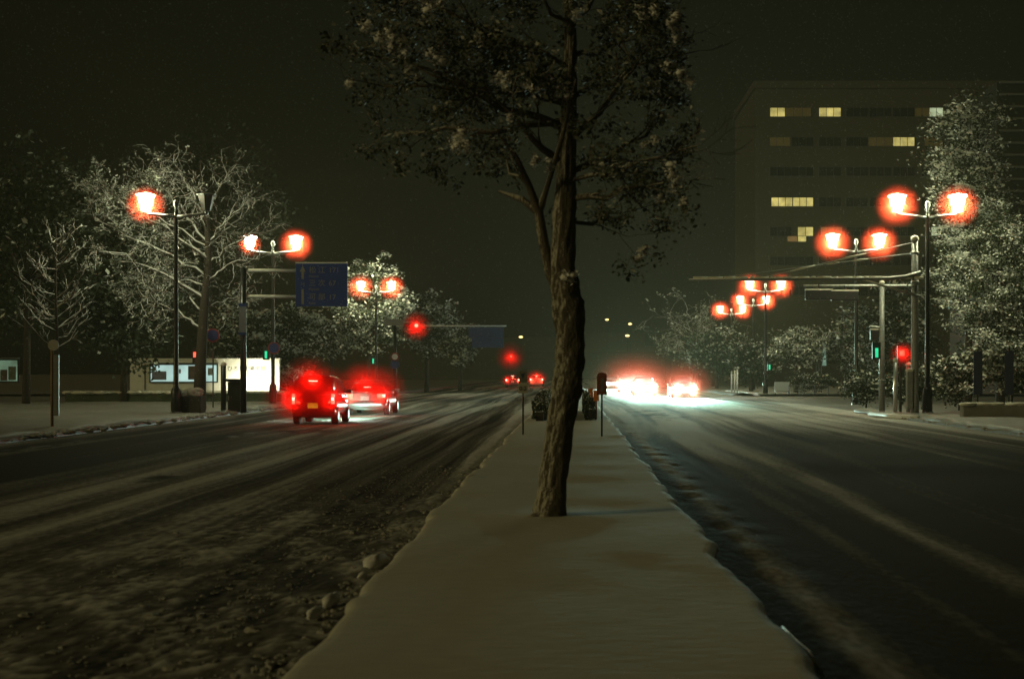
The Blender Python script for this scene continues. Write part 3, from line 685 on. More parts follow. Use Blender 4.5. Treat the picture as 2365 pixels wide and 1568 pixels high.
# museum wall
Ym = 95.0
t = thing('museum_wall', (X(300, Ym), Ym, .1), 'low pale museum wall with lettering brightly floodlit at its right end', 'wall')
mx = lambda px: X(px, Ym)-X(300, Ym)
mz = lambda py: Z(py, Ym)-.1
b = MB(); b.box(0, mx(645), 0, .4, 0, mz(831)); b.build('wall_face', PLASTER, t)
b = MB(); b.box(-.06, mx(645)+.06, -.06, .46, mz(831)+.002, mz(831)+.10); b.build('coping', SNOW, t)
b = MB(); b.box(mx(335)-.03, mx(335)+.03, -.04, -.003, 0, mz(840)); b.build('down_pipe', DARK_METAL, t)
lettering('ひろしま', .37, (mx(525), -.012, mz(852)), INK, t, 'lettering'); lettering('美術館', .37, (mx(576), -.012, mz(852)), INK, t, 'lettering')
def poster_case(px0, px1, py0, py1, Y, label, posters, glow=CASE_LIGHT):
    t = thing('poster_case', (X(px0, Y), Y, Z(py1, Y)), label, 'poster case', 'lit poster cases by the museum')
    w = X(px1, Y)-X(px0, Y); h = Z(py0, Y)-Z(py1, Y)
    b = MB(); b.box(-.08, w+.08, .0, .12, -.08, h+.08); b.build('case_frame', DARK_METAL, t)
    b = MB(); b.box(0, w, -.02, -.002, 0, h); b.build('backlight', glow, t)
    b = MB(); b.box(-.12, w+.12, -.25, .12, h+.09, h+.16); b.build('case_hood', SNOW_METAL, t)
    for (a, c, d, e, m) in posters:
        b = MB(); b.box(w*a, w*c, -.034, -.024, h*d, h*e); b.build('poster', m, t)
    return t
PG = mat('poster_grey', (.20, .20, .26), .6, .5, 9); PB = mat('poster_brown', (.10, .075, .06), .6, .9, 3); PGR = mat('poster_green', (.12, .14, .11), .6, .8, 8)
poster_case(348, 500, 843, 881, Ym-.16, 'wide lit poster case with several posters on the museum wall', [(.02, .24, .10, .62, PG), (.38, .41, .5, .75, PG), (.43, .46, .5, .75, PG), (.57, .70, .12, .95, PB), (.87, .96, .38, .82, PGR)])
poster_case(-20, 40, 832, 880, 92, 'lit poster case at the left edge of the picture', [(.05, .3, .05, .6, PGR), (.35, .62, .02, .55, PB), (.66, .95, .05, .7, PGR)], lit('dim_case_light', (.55, .9, .6), .16, True, var=.5, scale=.9))
# low snow-topped planting bed before the wall
b = MB(); b.box(X(150, 80), X(650, 80), 80, 81.2, .1, .62)
tag(b.build('clipped_hedge', LEAF), 'long low dark hedge with snow on top before the museum wall', 'hedge')
o = bpy.data.objects['clipped_hedge']; rng = random.Random(9); b = MB()
for q in range(240): b.lump((rng.uniform(X(150, 80), X(650, 80)), rng.uniform(80, 81.2), .64), (.35, .3, .10), rng, 7)
b.build('snow_cover', SNOW, o, True)
for (px, y, lab) in ((592, 93.2, 'ground floodlight shining on the right of the museum lettering'), (547, 93.0, 'ground floodlight shining on the left of the museum lettering')):
    t = thing('floodlight', (X(px, y), y, .12), lab, 'floodlight', 'floodlights before the museum wall')
    b = MB(); b.box(-.14, .14, -.1, .1, .25, .45); b.build('housing', DARK_METAL, t); b = MB(); b.box(-.03, .03, -.03, .03, 0, .25); b.build('stand', DARK_METAL, t)
    b = MB(); b.box(-.12, .12, .102, .11, .27, .43); b.build('glass', LENS_WHITE, t)
    lamp('flood_lamp', 'SPOT', (0, .16, .40), 900 if px > 560 else 330, (1, .98, .72), t, .08, (R(98), 0, 0), R(125), .5)

# arched shelter
Ya = 119
t = thing('arched_shelter', (X(1897, Ya), Ya, .05), 'arched shelter with a glowing end panel between the snowy trees', 'shelter')
b = MB()
for yy in (0, 1.2, 2.4):
    b.tube([(2.4*i/10, yy, 2.2+ (Z(766, Ya)-2.3)*min(1, math.sin(math.pi*min(i, 3.2)/6.4))) for i in range(11)], .06, 6)
    for xx in (0, 2.4): b.tube([(xx, yy, 0), (xx, yy, 2.2)], .05, 6)
b.build('frame', SNOW_METAL, t); b = MB()
b.add([(.05, -.05, 2.3), (.42, -.05, 2.3), (.36, -.05, 3.6), (.22, -.05, 4.25), (.08, -.05, 3.2)], [(0, 1, 2, 3, 4)]); b.add([(.05, -.02, 2.3), (.42, -.02, 2.3), (.36, -.02, 3.6), (.22, -.02, 4.25), (.08, -.02, 3.2)], [(4, 3, 2, 1, 0)])
b.build('glowing_panel', lit('shelter_panel', (.6, 1, .75), .22, var=.2), t); b = MB(); b.box(-.1, .5, -.12, -.06, 1.15, 1.5); b.build('lit_sign', lit('shelter_sign', (1, .95, .35), .8), t)

# ================================================================== SIGNS, SIGNALS, POSTS
Yg_ = 58.8
t = thing('direction_sign', (X(562, Yg_), Yg_, .1), 'blue distance sign with three destinations on a two armed post', 'road sign')
sx = lambda px: X(px, Yg_)-X(562, Yg_)
sz = lambda py: Z(py, Yg_)-.1
b = MB(); b.tube([(0, 0, 0), (0, 0, sz(618))], [.135, .115], 14); b.build('post', DARK_METAL, t, True)
for py in (626, 686):
    b = MB(); b.tube([(0, 0, sz(py)), (sx(800), 0, sz(py))], .055, 8); b.build('arm', GALV, t, True)
    b = MB(); b.tube([(.1, 0, sz(py)+.06), (sx(684), 0, sz(py)+.06)], .035, 6); b.build('snow_cover', SNOW, t, True)
b = MB(); b.box(sx(684), sx(803), -.10, -.06, sz(708), sz(609)); B = b.build('board', BLUE, t, bevel=.01)
b = MB(); b.box(sx(684)-.01, sx(803)+.01, -.11, -.05, sz(609)+.002, sz(609)+.05); b.build('snow_cover', SNOW, B)
ly = -.106
def rowtxt(py, kj, rj, km):
    lettering(kj, .30, (sx(714), ly, sz(py)), LETTER, B); lettering(rj, .14, (sx(714), ly, sz(py+13.5)), LETTER, B); lettering(km, .30, (sx(760), ly, sz(py)), LETTER, B)
rowtxt(625, '松 江', 'Matsue', '171'); rowtxt(655, '三 次', 'Miyoshi', '67'); rowtxt(687, '可 部', 'Kabe', '17')
b = MB(); xa = sx(700)
b.add([(xa-.05, ly, sz(645)), (xa+.05, ly, sz(645)), (xa+.05, ly, sz(628)), (xa+.12, ly, sz(628)), (xa, ly, sz(613)), (xa-.12, ly, sz(628)), (xa-.05, ly, sz(628))], [tuple(range(7))])
b.add([(xa-.05, ly, sz(703)), (xa+.05, ly, sz(703)), (xa+.05, ly, sz(668)), (xa-.05, ly, sz(668))], [(0, 1, 2, 3)])
b.build('arrow', LETTER, B)
lettering('54', .17, (xa, ly, sz(656)), LETTER, B, align='CENTER')
b = MB(); b.box(-.15, .15, -.15, -.12, sz(770), sz(706)); b.build('plate', mat('grey_plate', (.16, .16, .18), .6, .15, 6), t)
b = MB(); b.box(-.16, .16, -.16, -.155, sz(774), sz(768)); b.box(-.16, .16, -.155, -.15, sz(708), sz(701)); b.build('plate_band', BLUE, t)

# far gantry with signal
Y2 = 106.0
t = thing('gantry_sign', (X(912, Y2), Y2, .05), 'far blue overhead sign hung from a long thin arm', 'road sign')
gx = lambda px: X(px, Y2)-X(912, Y2)
gz = lambda py: Z(py, Y2)-.05
b = MB(); b.tube([(0, 0, 0), (0, 0, gz(738))], [.16, .12], 12); b.build('post', DARK_METAL, t, True)
b = MB(); b.tube([(0, 0, gz(754)), (gx(1170), 0, gz(753))], [.10, .05], 8); b.build('arm', SNOW_METAL, t, True)
b = MB(); b.box(gx(1083), gx(1163), -.16, -.12, gz(780), gz(757)); b.build('board', NAVY, t)
b = MB(); b.box(gx(1090), gx(1163), -.17, -.125, gz(803), gz(780.5)); b.build('board', NAVY, t)
b = MB(); b.box(gx(886), gx(938), -.16, -.13, gz(752), gz(738)); b.build('name_plate', mat('name_plate', (.20, .20, .19), .6, .1, 4), t)
SIGN_RED = mat('sign_red', (.30, .03, .025), .5, .1, 5); SIGN_NAVY = mat('sign_disc_blue', (.02, .03, .16), .5, .1, 5)
b = MB(); b.disc((.02, -.2, gz(824)), .33, .03); R1 = b.build('round_sign', SIGN_RED, t); b = MB(); b.disc((.02, -.225, gz(824)), .22, .01); b.build('sign_face', WHITE, R1)
b = MB(); b.disc((.02, -.2, gz(842)), .33, .03); b.build('round_sign', SIGN_NAVY, t)

def car_signal(x, y, z, label, lit_i, mounted, toward=True, Wd=1.15, power=150):
    """horizontal three-lamp traffic signal"""
    t = thing('traffic_signal', (x, y, z), label, 'traffic signal', 'traffic signals over the road')
    b = MB(); b.box(-Wd/2, Wd/2, -.10, .10, -.2, .2); b.build('housing', BLACK, t, bevel=.04)
    b = MB(); b.box(-Wd/2, Wd/2, -.12, .12, .202, .26); b.build('snow_cover', SNOW, t)
    for i in range(3):
        cx = -Wd/2+Wd*(i+.5)/3; f = -1 if toward else 1
        m = SIG_RED if i == lit_i else GLASS_DARK
        b = MB(); b.disc((cx, f*.105, 0), .14, .02); b.build('lens', m, t)
        b = MB(); b.tube([(cx-.16, f*.11, 0), (cx-.16, f*.3, 0)], .012, 4)
        b.add([(cx+.16*math.cos(a), f*.11, .16*math.sin(a)) for a in [math.pi*j/8 for j in range(9)]]+[(cx+.16*math.cos(a), f*.32, .16*math.sin(a)) for a in [math.pi*j/8 for j in range(9)]], [(j, j+1, j+10, j+9) for j in range(8)])
        b.build('visor', BLACK, t)
    if lit_i is not None: lamp('signal_lamp', 'POINT', (-Wd/2+Wd*(lit_i+.5)/3, -.22, 0), power, (1, .07, .04), t, .1)
    if mounted:
        b = MB(); b.tube([(0, 0, .2), (0, 0, mounted)], .03, 6); b.build('hanger', DARK_METAL, t)
    return t
HALO_SIG = halo_mat('red_signal_halo', (1, .08, .05), 1.7, .5)  # film glow round red signals, carried by the volume tint
Ysg = 104.0; xs_ = X(962, Ysg); car_signal(xs_-.38, Ysg, Z(752, Ysg), 'red traffic signal left of the far blue overhead sign', 2, 0); add_halo((xs_, Ysg-.2, Z(752, Ysg)), 1.25, HALO_SIG)
Ysg = 225.0; xs_ = X(1180, Ysg)
t = car_signal(xs_-.38, Ysg, Z(823, Ysg), 'distant red traffic signal above the far tail lights', 2, 0, power=520); add_halo((xs_, Ysg-.2, Z(823, Ysg)), 2.7, HALO_SIG)
b = MB(); b.tube([(0, .15, -Z(823, Ysg)), (0, .15, .3)], .1, 8); b.build('post', DARK_METAL, t)

def ped_signal(px, py, Y, red, label, post=True, power=8):
    z = Z(py, Y); t = thing('pedestrian_signal', (X(px, Y), Y, .05), label, 'pedestrian signal', 'pedestrian signals at the crossings')
    b = MB(); b.box(-.17, .17, -.08, .08, z-.35, z+.35) ; b.build('housing', BLACK, t, bevel=.02)
    zz = z-.05
    b = MB(); b.box(-.11 if red else -.06, .11 if red else .06, -.10, -.082, zz-.02, zz+.22) if red else b.box(-.06, .06, -.10, -.082, zz-.22, zz+.16)
    b.build('lit_lens', PED_RED if red else SIG_GREEN, t)
    if post:
        b = MB(); b.tube([(.0, .18, 0), (0, .18, z+.1)], .06, 8); b.build('post', DARK_METAL, t); 
    b = MB(); b.box(-.03, .03, .08, .24, z-.05, z+.05); b.build('bracket', DARK_METAL, t)
    lamp('signal_lamp', 'POINT', (0, -.25, zz+.1), power if red else .5, (1, .08, .05) if red else (.05, 1, .5), t, .06)
    return t
ped_signal(615, 818, 74.6, False, 'green pedestrian signal above the museum wall on the left', False); ped_signal(862, 833, 112.2, False, 'green pedestrian signal on the third left lamp post', False)
ped_signal(2024, 813, 58, False, 'green pedestrian signal on the right signal pole', False); ped_signal(1777, 847, 111, False, 'tiny green pedestrian signal by the third right lamp post', False)
ped_signal(453, 824, 68, True, 'small red pedestrian signal beside the bare tree trunk', True, 1.5)
ped_signal(2082, 821, 59, True, 'red pedestrian signal between the poles on the right corner', True, 28); add_halo((X(2082, 59), 58.75, Z(821, 59)+.03), .62, HALO_SIG)

# no-parking style discs
for (px, py, Y, lab) in ((492, 777, 66, 'dark blue round sign beside the bare tree trunk'), (633, 806, 74.4, 'round blue and red sign on the second left lamp post')):
    t = thing('round_sign', (X(px, Y), Y, .05), lab, 'road sign', 'round road signs on the left'); z = Z(py, Y)
    b = MB(); b.disc((0, -.06, z), .32, .02); b.build('rim', SIGN_RED, t); b = MB(); b.disc((0, -.075, z), .26, .01); b.build('sign_face', SIGN_NAVY, t)
    b = MB(); b.tube([(0, 0, 0), (0, 0, z+.3)], .035, 8); b.build('post', DARK_METAL, t)

# cantilever mast on the right corner
Yc = 57.0
t = thing('cantilever_mast', (X(2113, Yc), Yc, .1), 'tall steel mast holding a long snow covered arm over the road', 'signal mast')
cx = lambda px: X(px, Yc)-X(2113, Yc)
cz = lambda py: Z(py, Yc)-.1
b = MB(); b.tube([(0, 0, 0), (0, 0, 1.2), (0, 0, cz(690)), (0, 0, cz(556))], [.17, .15, .14, .125], 16); b.build('pole', GALV, t, True)
b = MB(); b.lathe((0, 0, cz(556)), [(.145, 0), (.16, .04), (.15, .14), (.08, .2), (.01, .22)], 14); b.build('snow_cap', SNOW, t, True)
b = MB(); b.tube([(cx(2124), -.18, cz(630)), (cx(2090), -.18, cz(640)), (cx(2050), -.18, cz(644)), (cx(1900), -.18, cz(645)), (cx(1740), -.18, cz(646)), (cx(1590), -.18, cz(647))], [.085, .085, .08, .07, .06, .045], 10); A = b.build('arm', SNOW_METAL, t, True)
rng = random.Random(77); b = MB()
q = 1600
while q < 2110:
    L = rng.uniform(8, 40); b.tube([(cx(q), -.18, cz(645)+.05), (cx(q+L), -.18, cz(645)+.05)], rng.uniform(.04, .06), 7); q += L+rng.uniform(0, 5)
b.build('snow_cover', SNOW, A, True)
for (p0, p1) in (((2110, 560), (1742, 646)), ((2110, 585), (1630, 646))):
    b = MB(); P0 = Vector((cx(p0[0]), -.05, cz(p0[1]))); P1 = Vector((cx(p1[0]), -.18, cz(p1[1]))); b.tube([P0, P1], .012, 5); w_ = b.build('tie_wire', GALV, t)
    b = MB()
    for f0, f1 in ((.30, .50), (.62, .78)) if p0[1] == 560 else ((.22, .30), (.36, .42)): b.tube([P0.lerp(P1, f0), P0.lerp(P1, (f0+f1)/2), P0.lerp(P1, f1)], [.02, .045, .02], 6)
    b.build('snow_cover', SNOW, w_, True)
b = MB(); b.tube([(cx(1990), -.18, cz(647)), (cx(2122), -.35, cz(686))], .05, 8); b.build('brace', SNOW_METAL, t, True)
for py in (588, 637, 655):
    b = MB(); b.lathe((0, 0, cz(py)), [(.16, 0), (.17, .03), (.17, .08), (.15, .12)], 14); b.build('clamp', SNOW_METAL, t, True)
b = MB(); b.tube([(cx(2096), -.3, cz(652)), (cx(2091), -.3, cz(662)), (cx(2098), -.3, cz(670)), (cx(2108), -.2, cz(660))], .025, 6); b.build('cable_loop', GALV, t, True)
b = MB(); b.box(-.35, -.12, -.2, .1, .2, 1.7); b.build('control_box', GALV, t, bevel=.02)
b = MB(); b.box(-.36, -.11, -.21, .11, 1.702, 1.80); b.build('snow_cover', SNOW, t, bevel=.02)
# second arm behind it carrying signal heads seen from behind
Yd = 60.0
t = thing('signal_mast', (X(2037, Yd), Yd, .1), 'dark signal pole with a snowy crossarm and signals seen from behind', 'signal mast')
dx = lambda px: X(px, Yd)-X(2037, Yd)
dz = lambda py: Z(py, Yd)-.1
b = MB(); b.tube([(0, 0, 0), (0, 0, dz(655))], [.13, .10], 14); b.build('pole', GALV, t, True)
b = MB(); b.lathe((0, 0, dz(655)), [(.11, 0), (.12, .06), (.06, .14), (.01, .16)], 12); b.build('snow_cap', SNOW, t, True)
b = MB(); b.tube([(dx(2110), 0, dz(660)), (dx(1856), 0, dz(660))], [.06, .045], 8); b.build('arm', SNOW_METAL, t, True)
b = MB(); b.tube([(0, 0, dz(757)), (dx(2008), 0, dz(754))], .05, 8); b.build('side_arm', SNOW_METAL, t, True)
b = MB(); b.box(dx(2010), dx(2028), -.1, .15, dz(785), dz(762)); b.build('signal_back', BLACK, t, bevel=.03)
b = MB(); b.box(dx(2010), dx(2028), -.1, .15, dz(762)+.002, dz(762)+.05); b.build('snow_cover', SNOW, t)
b = MB(); b.lathe((0, 0, 1.3), [(.15, 0), (.16, .03), (.15, .06)], 12); b.build('clamp', SNOW_METAL, t)
Yd2 = 60.0
car_signal(X(1890, Yd2), Yd2-.1, Z(682, Yd2), 'dark traffic signal seen from behind under the cantilever arm', None, .45, False)
car_signal(X(1955, Yd2)-.1, Yd2-.1, Z(684, Yd2), 'second dark signal seen from behind nearer the mast', None, .45, False)
# white post and squat post
def post(px, py0, py1, Y, r, label, name='post', m=GALV, grp='posts on the right corner'):
    t = thing(name, (X(px, Y), Y, .1), label, 'post', grp)
    H = Z(py0, Y)-.1; b = MB(); b.tube([(0, 0, 0), (0, 0, H)], r, 14); b.build('shaft', m, t, True)
    b = MB(); b.lathe((0, 0, H), [(r*.98, .002), (r*1.2, .04), (r*1.1, .12), (r*.3, .17)], 12); b.build('snow_cap', SNOW, t, True)
    return t
POLISH = mat('polished_steel', (.62, .64, .62), .3, .1, 8, metal=.7)
post(2068, 836, 950, 58, .085, 'shiny steel post in the middle of the corner poles', m=POLISH)
post(2100, 846, 950, 59, .13, 'thick grey post left of the cantilever mast')
for q, (px, lab) in enumerate(((1690, 'leftmost of three thin white posts by the far right corner'), (1697, 'middle of three thin white posts by the far right corner'), (1703, 'rightmost of three thin white posts by the far right corner'))):
    post(px, 862-q*3, 905, 113+q, .07, lab, 'white_post', WHITE, 'thin white posts by the far right corner')
# handrail and board
Yh = 106
t = thing('handrail', (X(1822, Yh), Yh, .05), 'low dark handrail at the edge of the side street', 'railing')
wh = X(1912, Yh)-X(1822, Yh); b = MB(); b.tube([(0, 0, .75), (wh, 0, .75)], .03, 6); b.tube([(0, 0, .4), (wh, 0, .4)], .02, 6); b.build('rail', DARK_METAL, t); 
for q in range(4):
    b = MB(); b.tube([(wh*q/3, 0, 0), (wh*q/3, 0, .8)], .03, 6); b.build('upright', DARK_METAL, t)
t = thing('notice_board', (X(1806, 110), 110, .05), 'pale blank board standing near the third right lamp post', 'board')
b = MB(); b.box(-.58, .58, -.03, .03, .3, 1.0); b.build('panel', mat('pale_panel', (.5, .55, .53), .6, .1, 5), t)
for s in (-.5, .5):
    b = MB(); b.box(s-.03, s+.03, .032, .08, 0, .9); b.build('leg', DARK_METAL, t)
# low planter wall right edge and stakes
b = MB(); b.box(0, 9, 0, .5, 0, .5); o = b.build('planter_wall', CONCRETE, bevel=.03); o.location = (X(2225, 52), 52, .08); tag(o, 'low dark planter wall topped with snow at the right edge', 'wall')
b = MB(); rng = random.Random(5)
for q in range(90): b.lump((rng.uniform(0, 9), rng.uniform(0, .5), .52), (.3, .22, .07), rng, 7)
b.build('snow_cover', SNOW, o, True)
for q, (px, lab) in enumerate(((2258, 'dark blue banner post left of the snowy right bush'), (2330, 'dark blue banner post in front of the snowy right bush'))):
    Y = 55.5; t = thing('banner_post', (X(px, Y), Y, .1), lab, 'banner', 'dark banners before the right bushes')
    b = MB(); b.tube([(0, 0, 0), (0, 0, Z(808, Y)-.1)], .03, 6); b.build('post', DARK_METAL, t); b = MB(); b.box(-.17, .17, -.06, -.035, .8, Z(812, Y)-.1); b.build('banner', mat('banner_cloth', (.03, .035, .075), .8, .2, 4), t)

# left kerb furniture
Yp = 57.8
t = thing('planter', (X(440, Yp), Yp, .1), 'dark square planter heaped with snow beside the left street lamp', 'planter')
b = MB(); b.box(-.52, .52, -.4, .4, 0, .72); b.build('box', mat('planter_stone', (.05, .045, .04), .8, .4, 6), t, bevel=.03)
b = MB(); rng = random.Random(15)
for q in range(26): b.lump((rng.gauss(0, .25), rng.gauss(0, .2), .74+rng.uniform(0, .18)), (.2, .18, .14), rng, 8)
b.build('snow_heap', SNOW, t, True)
post(516, 845, 950, 60, .11, 'dark round capped post left of the roadside cabinet', 'dark_post', DARK_METAL, 'posts on the left pavement')
t = thing('roadside_cabinet', (X(543, 60.2), 60.2, .1), 'dark roadside cabinet with an overhanging lid beside the sign post', 'cabinet')
b = MB(); b.box(-.27, .27, -.2, .2, 0, 1.28); b.build('body', DARK_METAL, t, bevel=.02); b = MB(); b.box(-.40, .36, -.28, .28, 1.283, 1.40); b.build('lid', DARK_METAL, t, bevel=.02)
b = MB(); b.box(-.24, -.21, -.215, -.202, .5, .7); b.build('handle', GALV, t)
# bus stop
Yq = 43.0
t = thing('bus_stop_post', (X(127, Yq), Yq, .1), 'weathered bus stop post with a round disc on top at the left', 'bus stop')
b = MB(); b.tube([(-.09, 0, 0), (-.09, 0, Z(800, Yq)-.1)], .045, 10); b.build('post', mat('rusty_yellow_post', (.22, .13, .045), .6, .5, 7), t, True)
b = MB(); b.box(-.04, .12, -.03, .03, .35, Z(815, Yq)-.15); b.build('timetable_board', mat('timetable_board', (.20, .20, .19), .4, .3, 6), t, bevel=.01)
b = MB(); b.disc((-.03, -.06, Z(797, Yq)-.1), .165, .03, 24); b.build('disc', mat('bus_disc', (.38, .36, .30), .6, .3, 9), t)

# distance markers and little hedges on the median
Yk = 35.6
t = thing('distance_marker', (X(1208, Yk), Yk, .2), 'small pale distance marker reading 0.2 on a thin post on the median', 'marker post')
b = MB(); b.tube([(0, 0, 0), (0, 0, 1.5)], .022, 8); b.build('post', DARK_METAL, t, True)
b = MB(); b.box(-.12, .12, -.04, -.026, 1.04, 1.30); P = b.build('plate', mat('pale_plate', (.40, .38, .30), .6, .2, 12), t, bevel=.006)
lettering('0.2', .15, (0, -.046, 1.155), INK, P, align='CENTER')
b = MB(); b.box(-.10, .10, -.04, -.026, 1.31, 1.60); P2 = b.build('upper_plate', mat('grimy_plate', (.17, .16, .12), .6, .4, 14), t, bevel=.006)
b = MB(); b.add([(-.06, -.043, 1.52), (.05, -.043, 1.54), (.0, -.043, 1.40)], [(0, 2, 1)]); b.build('emblem', mat('emblem_navy', (.03, .04, .10), .5, .1, 4), P2)
Yk2 = 34.4
t = thing('delineator', (X(1390, Yk2), Yk2, .2), 'reddish rounded delineator plate on a thin post at the right of the median', 'marker post')
b = MB(); b.tube([(0, 0, 0), (0, 0, 1.5)], .022, 8); b.build('post', DARK_METAL, t, True)
b = MB(); pts = [(-.12, 1.02), (.12, 1.02), (.12, 1.47)]+[(.12*math.cos(a), 1.47+.09*math.sin(a)) for a in [math.pi*j/10 for j in range(1, 10)]]+[(-.12, 1.47)]
n_ = len(pts); b.add([(x, -.045, z) for x, z in pts]+[(x, -.03, z) for x, z in pts], [tuple(range(n_)), tuple(range(2*n_-1, n_-1, -1))]+[(i, i+n_, (i+1) % n_+n_, (i+1) % n_) for i in range(n_)])
P = b.build('plate', mat('red_brown_plate', (.20, .055, .035), .5, .35, 14), t); b = MB(); b.box(-.03, .05, -.05, -.047, 1.10, 1.42); b.build('stripe', mat('grey_stripe', (.15, .15, .13), .5, .3, 9), P)
for q, (px, Y, c) in enumerate(((1364, 52, 'small orange delineator left of the reddish one on the median'), (1377, 47, 'small orange delineator just above the right median hedge'))):
    t = thing('delineator', (X(px, Y), Y, .2), c, 'marker post', 'small orange delineators on the median')
    b = MB(); b.tube([(0, 0, 0), (0, 0, .75)], .03, 8); b.build('post', mat('orange_post', (.25, .08, .02), .5, .2, 6), t); b = MB(); b.box(-.09, .09, -.045, -.032, .62, .98); b.build('reflector', mat('orange_reflector', (.75, .22, .03), .4, .1, 6), t)
def clipped(px, Y, w, l, h, slope, seed, lab, sf):
    rs = np.random.RandomState(seed); t = thing('median_hedge', (X(px, Y), Y, .2), lab, 'hedge', 'clipped hedges on the median')
    n = 420; C = np.stack([rs.uniform(-w/2, w/2, n), rs.uniform(0, l, n), rs.uniform(.03, 1, n)], 1); top = h*(1-slope*(C[:, 0]/w+.5)*.5); C[:, 2] *= top
    V, Fc, mi = leaf_arrays(C, 26, np.full(n, .035), .04, rs, .03, 1); fs = rs.rand(len(mi)) < np.where(V[::4, 2] > h*.7, sf, sf*.12); mi = fs.astype(int)
    V[:, 0] = np.clip(V[:, 0], -w/2-.02, w/2+.02); V[:, 1] = np.maximum(V[:, 1], -.02); V[:, 2] = np.maximum(V[:, 2], .01)
    mesh_np('foliage', V, Fc, mi, [LEAF, LEAF_SNOW], t); b = MB(); b.box(-w/2+.12, w/2-.12, .14, l-.14, 0, h*.4); b.build('stems', BARK, t)
clipped(1246, 45, .48, 12, .78, -.4, 5, 'dark clipped hedge with streaks of snow left of the median tree', .35); clipped(1364, 46, .34, 12, .92, .9, 6, 'dark clipped hedge with a sloping top right of the median tree', .2)

# ================================================================== CARS
def superloft(b, st, n=20, e=3.2, mi=0):
    """st: list of (y, half width, z bottom, z top, top half width)"""
    vs = []; fs = []
    for (y, w, z0, z1, wt) in st:
        zc = (z0+z1)/2; hz = (z1-z0)/2
        for k_ in range(n):
            a = 2*math.pi*k_/n; c, s = math.cos(a), math.sin(a)
            xx = math.copysign(abs(c)**(2/e), c); zz = math.copysign(abs(s)**(2/e), s); f = (zz+1)/2; ww = w+(wt-w)*f
            vs.append((xx*ww, y, zc+zz*hz))
    for i in range(len(st)-1):
        for k_ in range(n):
            a = i*n+k_; c = i*n+(k_+1) % n; fs.append((a, a+n, c+n, c))
    fs.append(tuple(range(n))); fs.append(tuple((len(st)-1)*n+k_ for k_ in range(n-1, -1, -1)))
    b.add(vs, fs, mi)
def make_car(label, paint, kind, group, loc, rz=0, brake=True, heads=False, plate=None):
    t = thing('car', loc, label, 'car', group, rz)
    if kind == 'kei': L, W_, H, zb, belt = 3.4, .74, 1.66, .22, .98
    elif kind == 'sedan': L, W_, H, zb, belt = 4.6, .87, 1.45, .22, .92
    else: L, W_, H, zb, belt = 4.2, .85, 1.55, .22, .95
    b = MB()
    if kind == 'kei':
        superloft(b, [(0.0, W_*.93, zb+.1, belt, W_*.92), (.08, W_, zb, belt+.04, W_*.97), (.9, W_, zb-.02, belt+.03, W_*.97), (2.5, W_, zb-.02, belt, W_*.95), (3.05, W_*.98, zb, belt-.10, W_*.9), (3.33, W_*.9, zb+.06, belt-.28, W_*.82), (3.4, W_*.78, zb+.12, belt-.4, W_*.7)])
        cab = [(.03, W_*.93, belt-.08, H-.14, W_*.82), (.14, W_*.95, belt-.08, H-.03, W_*.84), (.9, W_*.96, belt-.08, H, W_*.84), (1.9, W_*.96, belt-.08, H-.03, W_*.83), (2.35, W_*.95, belt-.08, H-.26, W_*.82), (2.85, W_*.92, belt-.12, belt+.06, W_*.86)]
    elif kind == 'sedan':
        superloft(b, [(0, W_*.88, zb+.16, belt-.06, W_*.84), (.10, W_*.97, zb+.02, belt+.02, W_*.92), (.7, W_, zb-.02, belt+.05, W_*.94), (3.2, W_, zb-.02, belt, W_*.94), (4.1, W_*.98, zb, belt-.14, W_*.88), (4.5, W_*.88, zb+.08, belt-.26, W_*.78), (4.6, W_*.75, zb+.14, belt-.38, W_*.68)])
        cab = [(.62, W_*.86, belt-.02, belt+.05, W_*.80), (1.0, W_*.90, belt-.06, H-.16, W_*.72), (1.35, W_*.92, belt-.06, H-.02, W_*.70), (2.1, W_*.93, belt-.06, H, W_*.70), (2.7, W_*.93, belt-.06, H-.10, W_*.71), (3.5, W_*.90, belt-.06, belt+.03, W_*.82)]
    else:
        superloft(b, [(0, W_*.9, zb+.14, belt, W_*.88), (.10, W_, zb, belt+.03, W_*.95), (.8, W_, zb-.02, belt+.03, W_*.95), (3.0, W_, zb-.02, belt, W_*.94), (3.8, W_*.97, zb, belt-.13, W_*.88), (4.12, W_*.88, zb+.06, belt-.27, W_*.78), (4.2, W_*.75, zb+.12, belt-.4, W_*.68)])
        cab = [(.1, W_*.9, belt-.06, belt+.12, W_*.84), (.4, W_*.92, belt-.06, H-.05, W_*.76), (1.0, W_*.94, belt-.06, H, W_*.76), (1.9, W_*.94, belt-.06, H-.04, W_*.76), (2.4, W_*.93, belt-.06, H-.2, W_*.77), (3.1, W_*.9, belt-.08, belt+.04, W_*.82)]
    superloft(b, cab, 20, 4.0)
    body = b.build('body', paint, t, True)
    ry = cab[0][0] if kind == 'kei' else None
    # rear window follows the slope of the tail
    if kind == 'kei': y0, z0, y1, z1 = -.004, belt+.06, .055, H-.26
    elif kind == 'sedan': y0, z0, y1, z1 = .60, belt+.075, 1.0, H-.17
    else: y0, z0, y1, z1 = .085, belt+.14, .33, H-.17
    w0, w1 = W_*.76, W_*.66
    b = MB(); o_ = .035 if kind != 'kei' else .015
    b.add([(-w0, y0-o_, z0), (w0, y0-o_, z0), (w1, y1-o_, z1), (-w1, y1-o_, z1), (-w0, y0+.02, z0), (w0, y0+.02, z0), (w1, y1+.02, z1), (-w1, y1+.02, z1)], [(0, 1, 2, 3), (7, 6, 5, 4), (0, 4, 5, 1), (1, 5, 6, 2), (2, 6, 7, 3), (3, 7, 4, 0)])
    b.build('rear_window', GLASS_DARK, t)
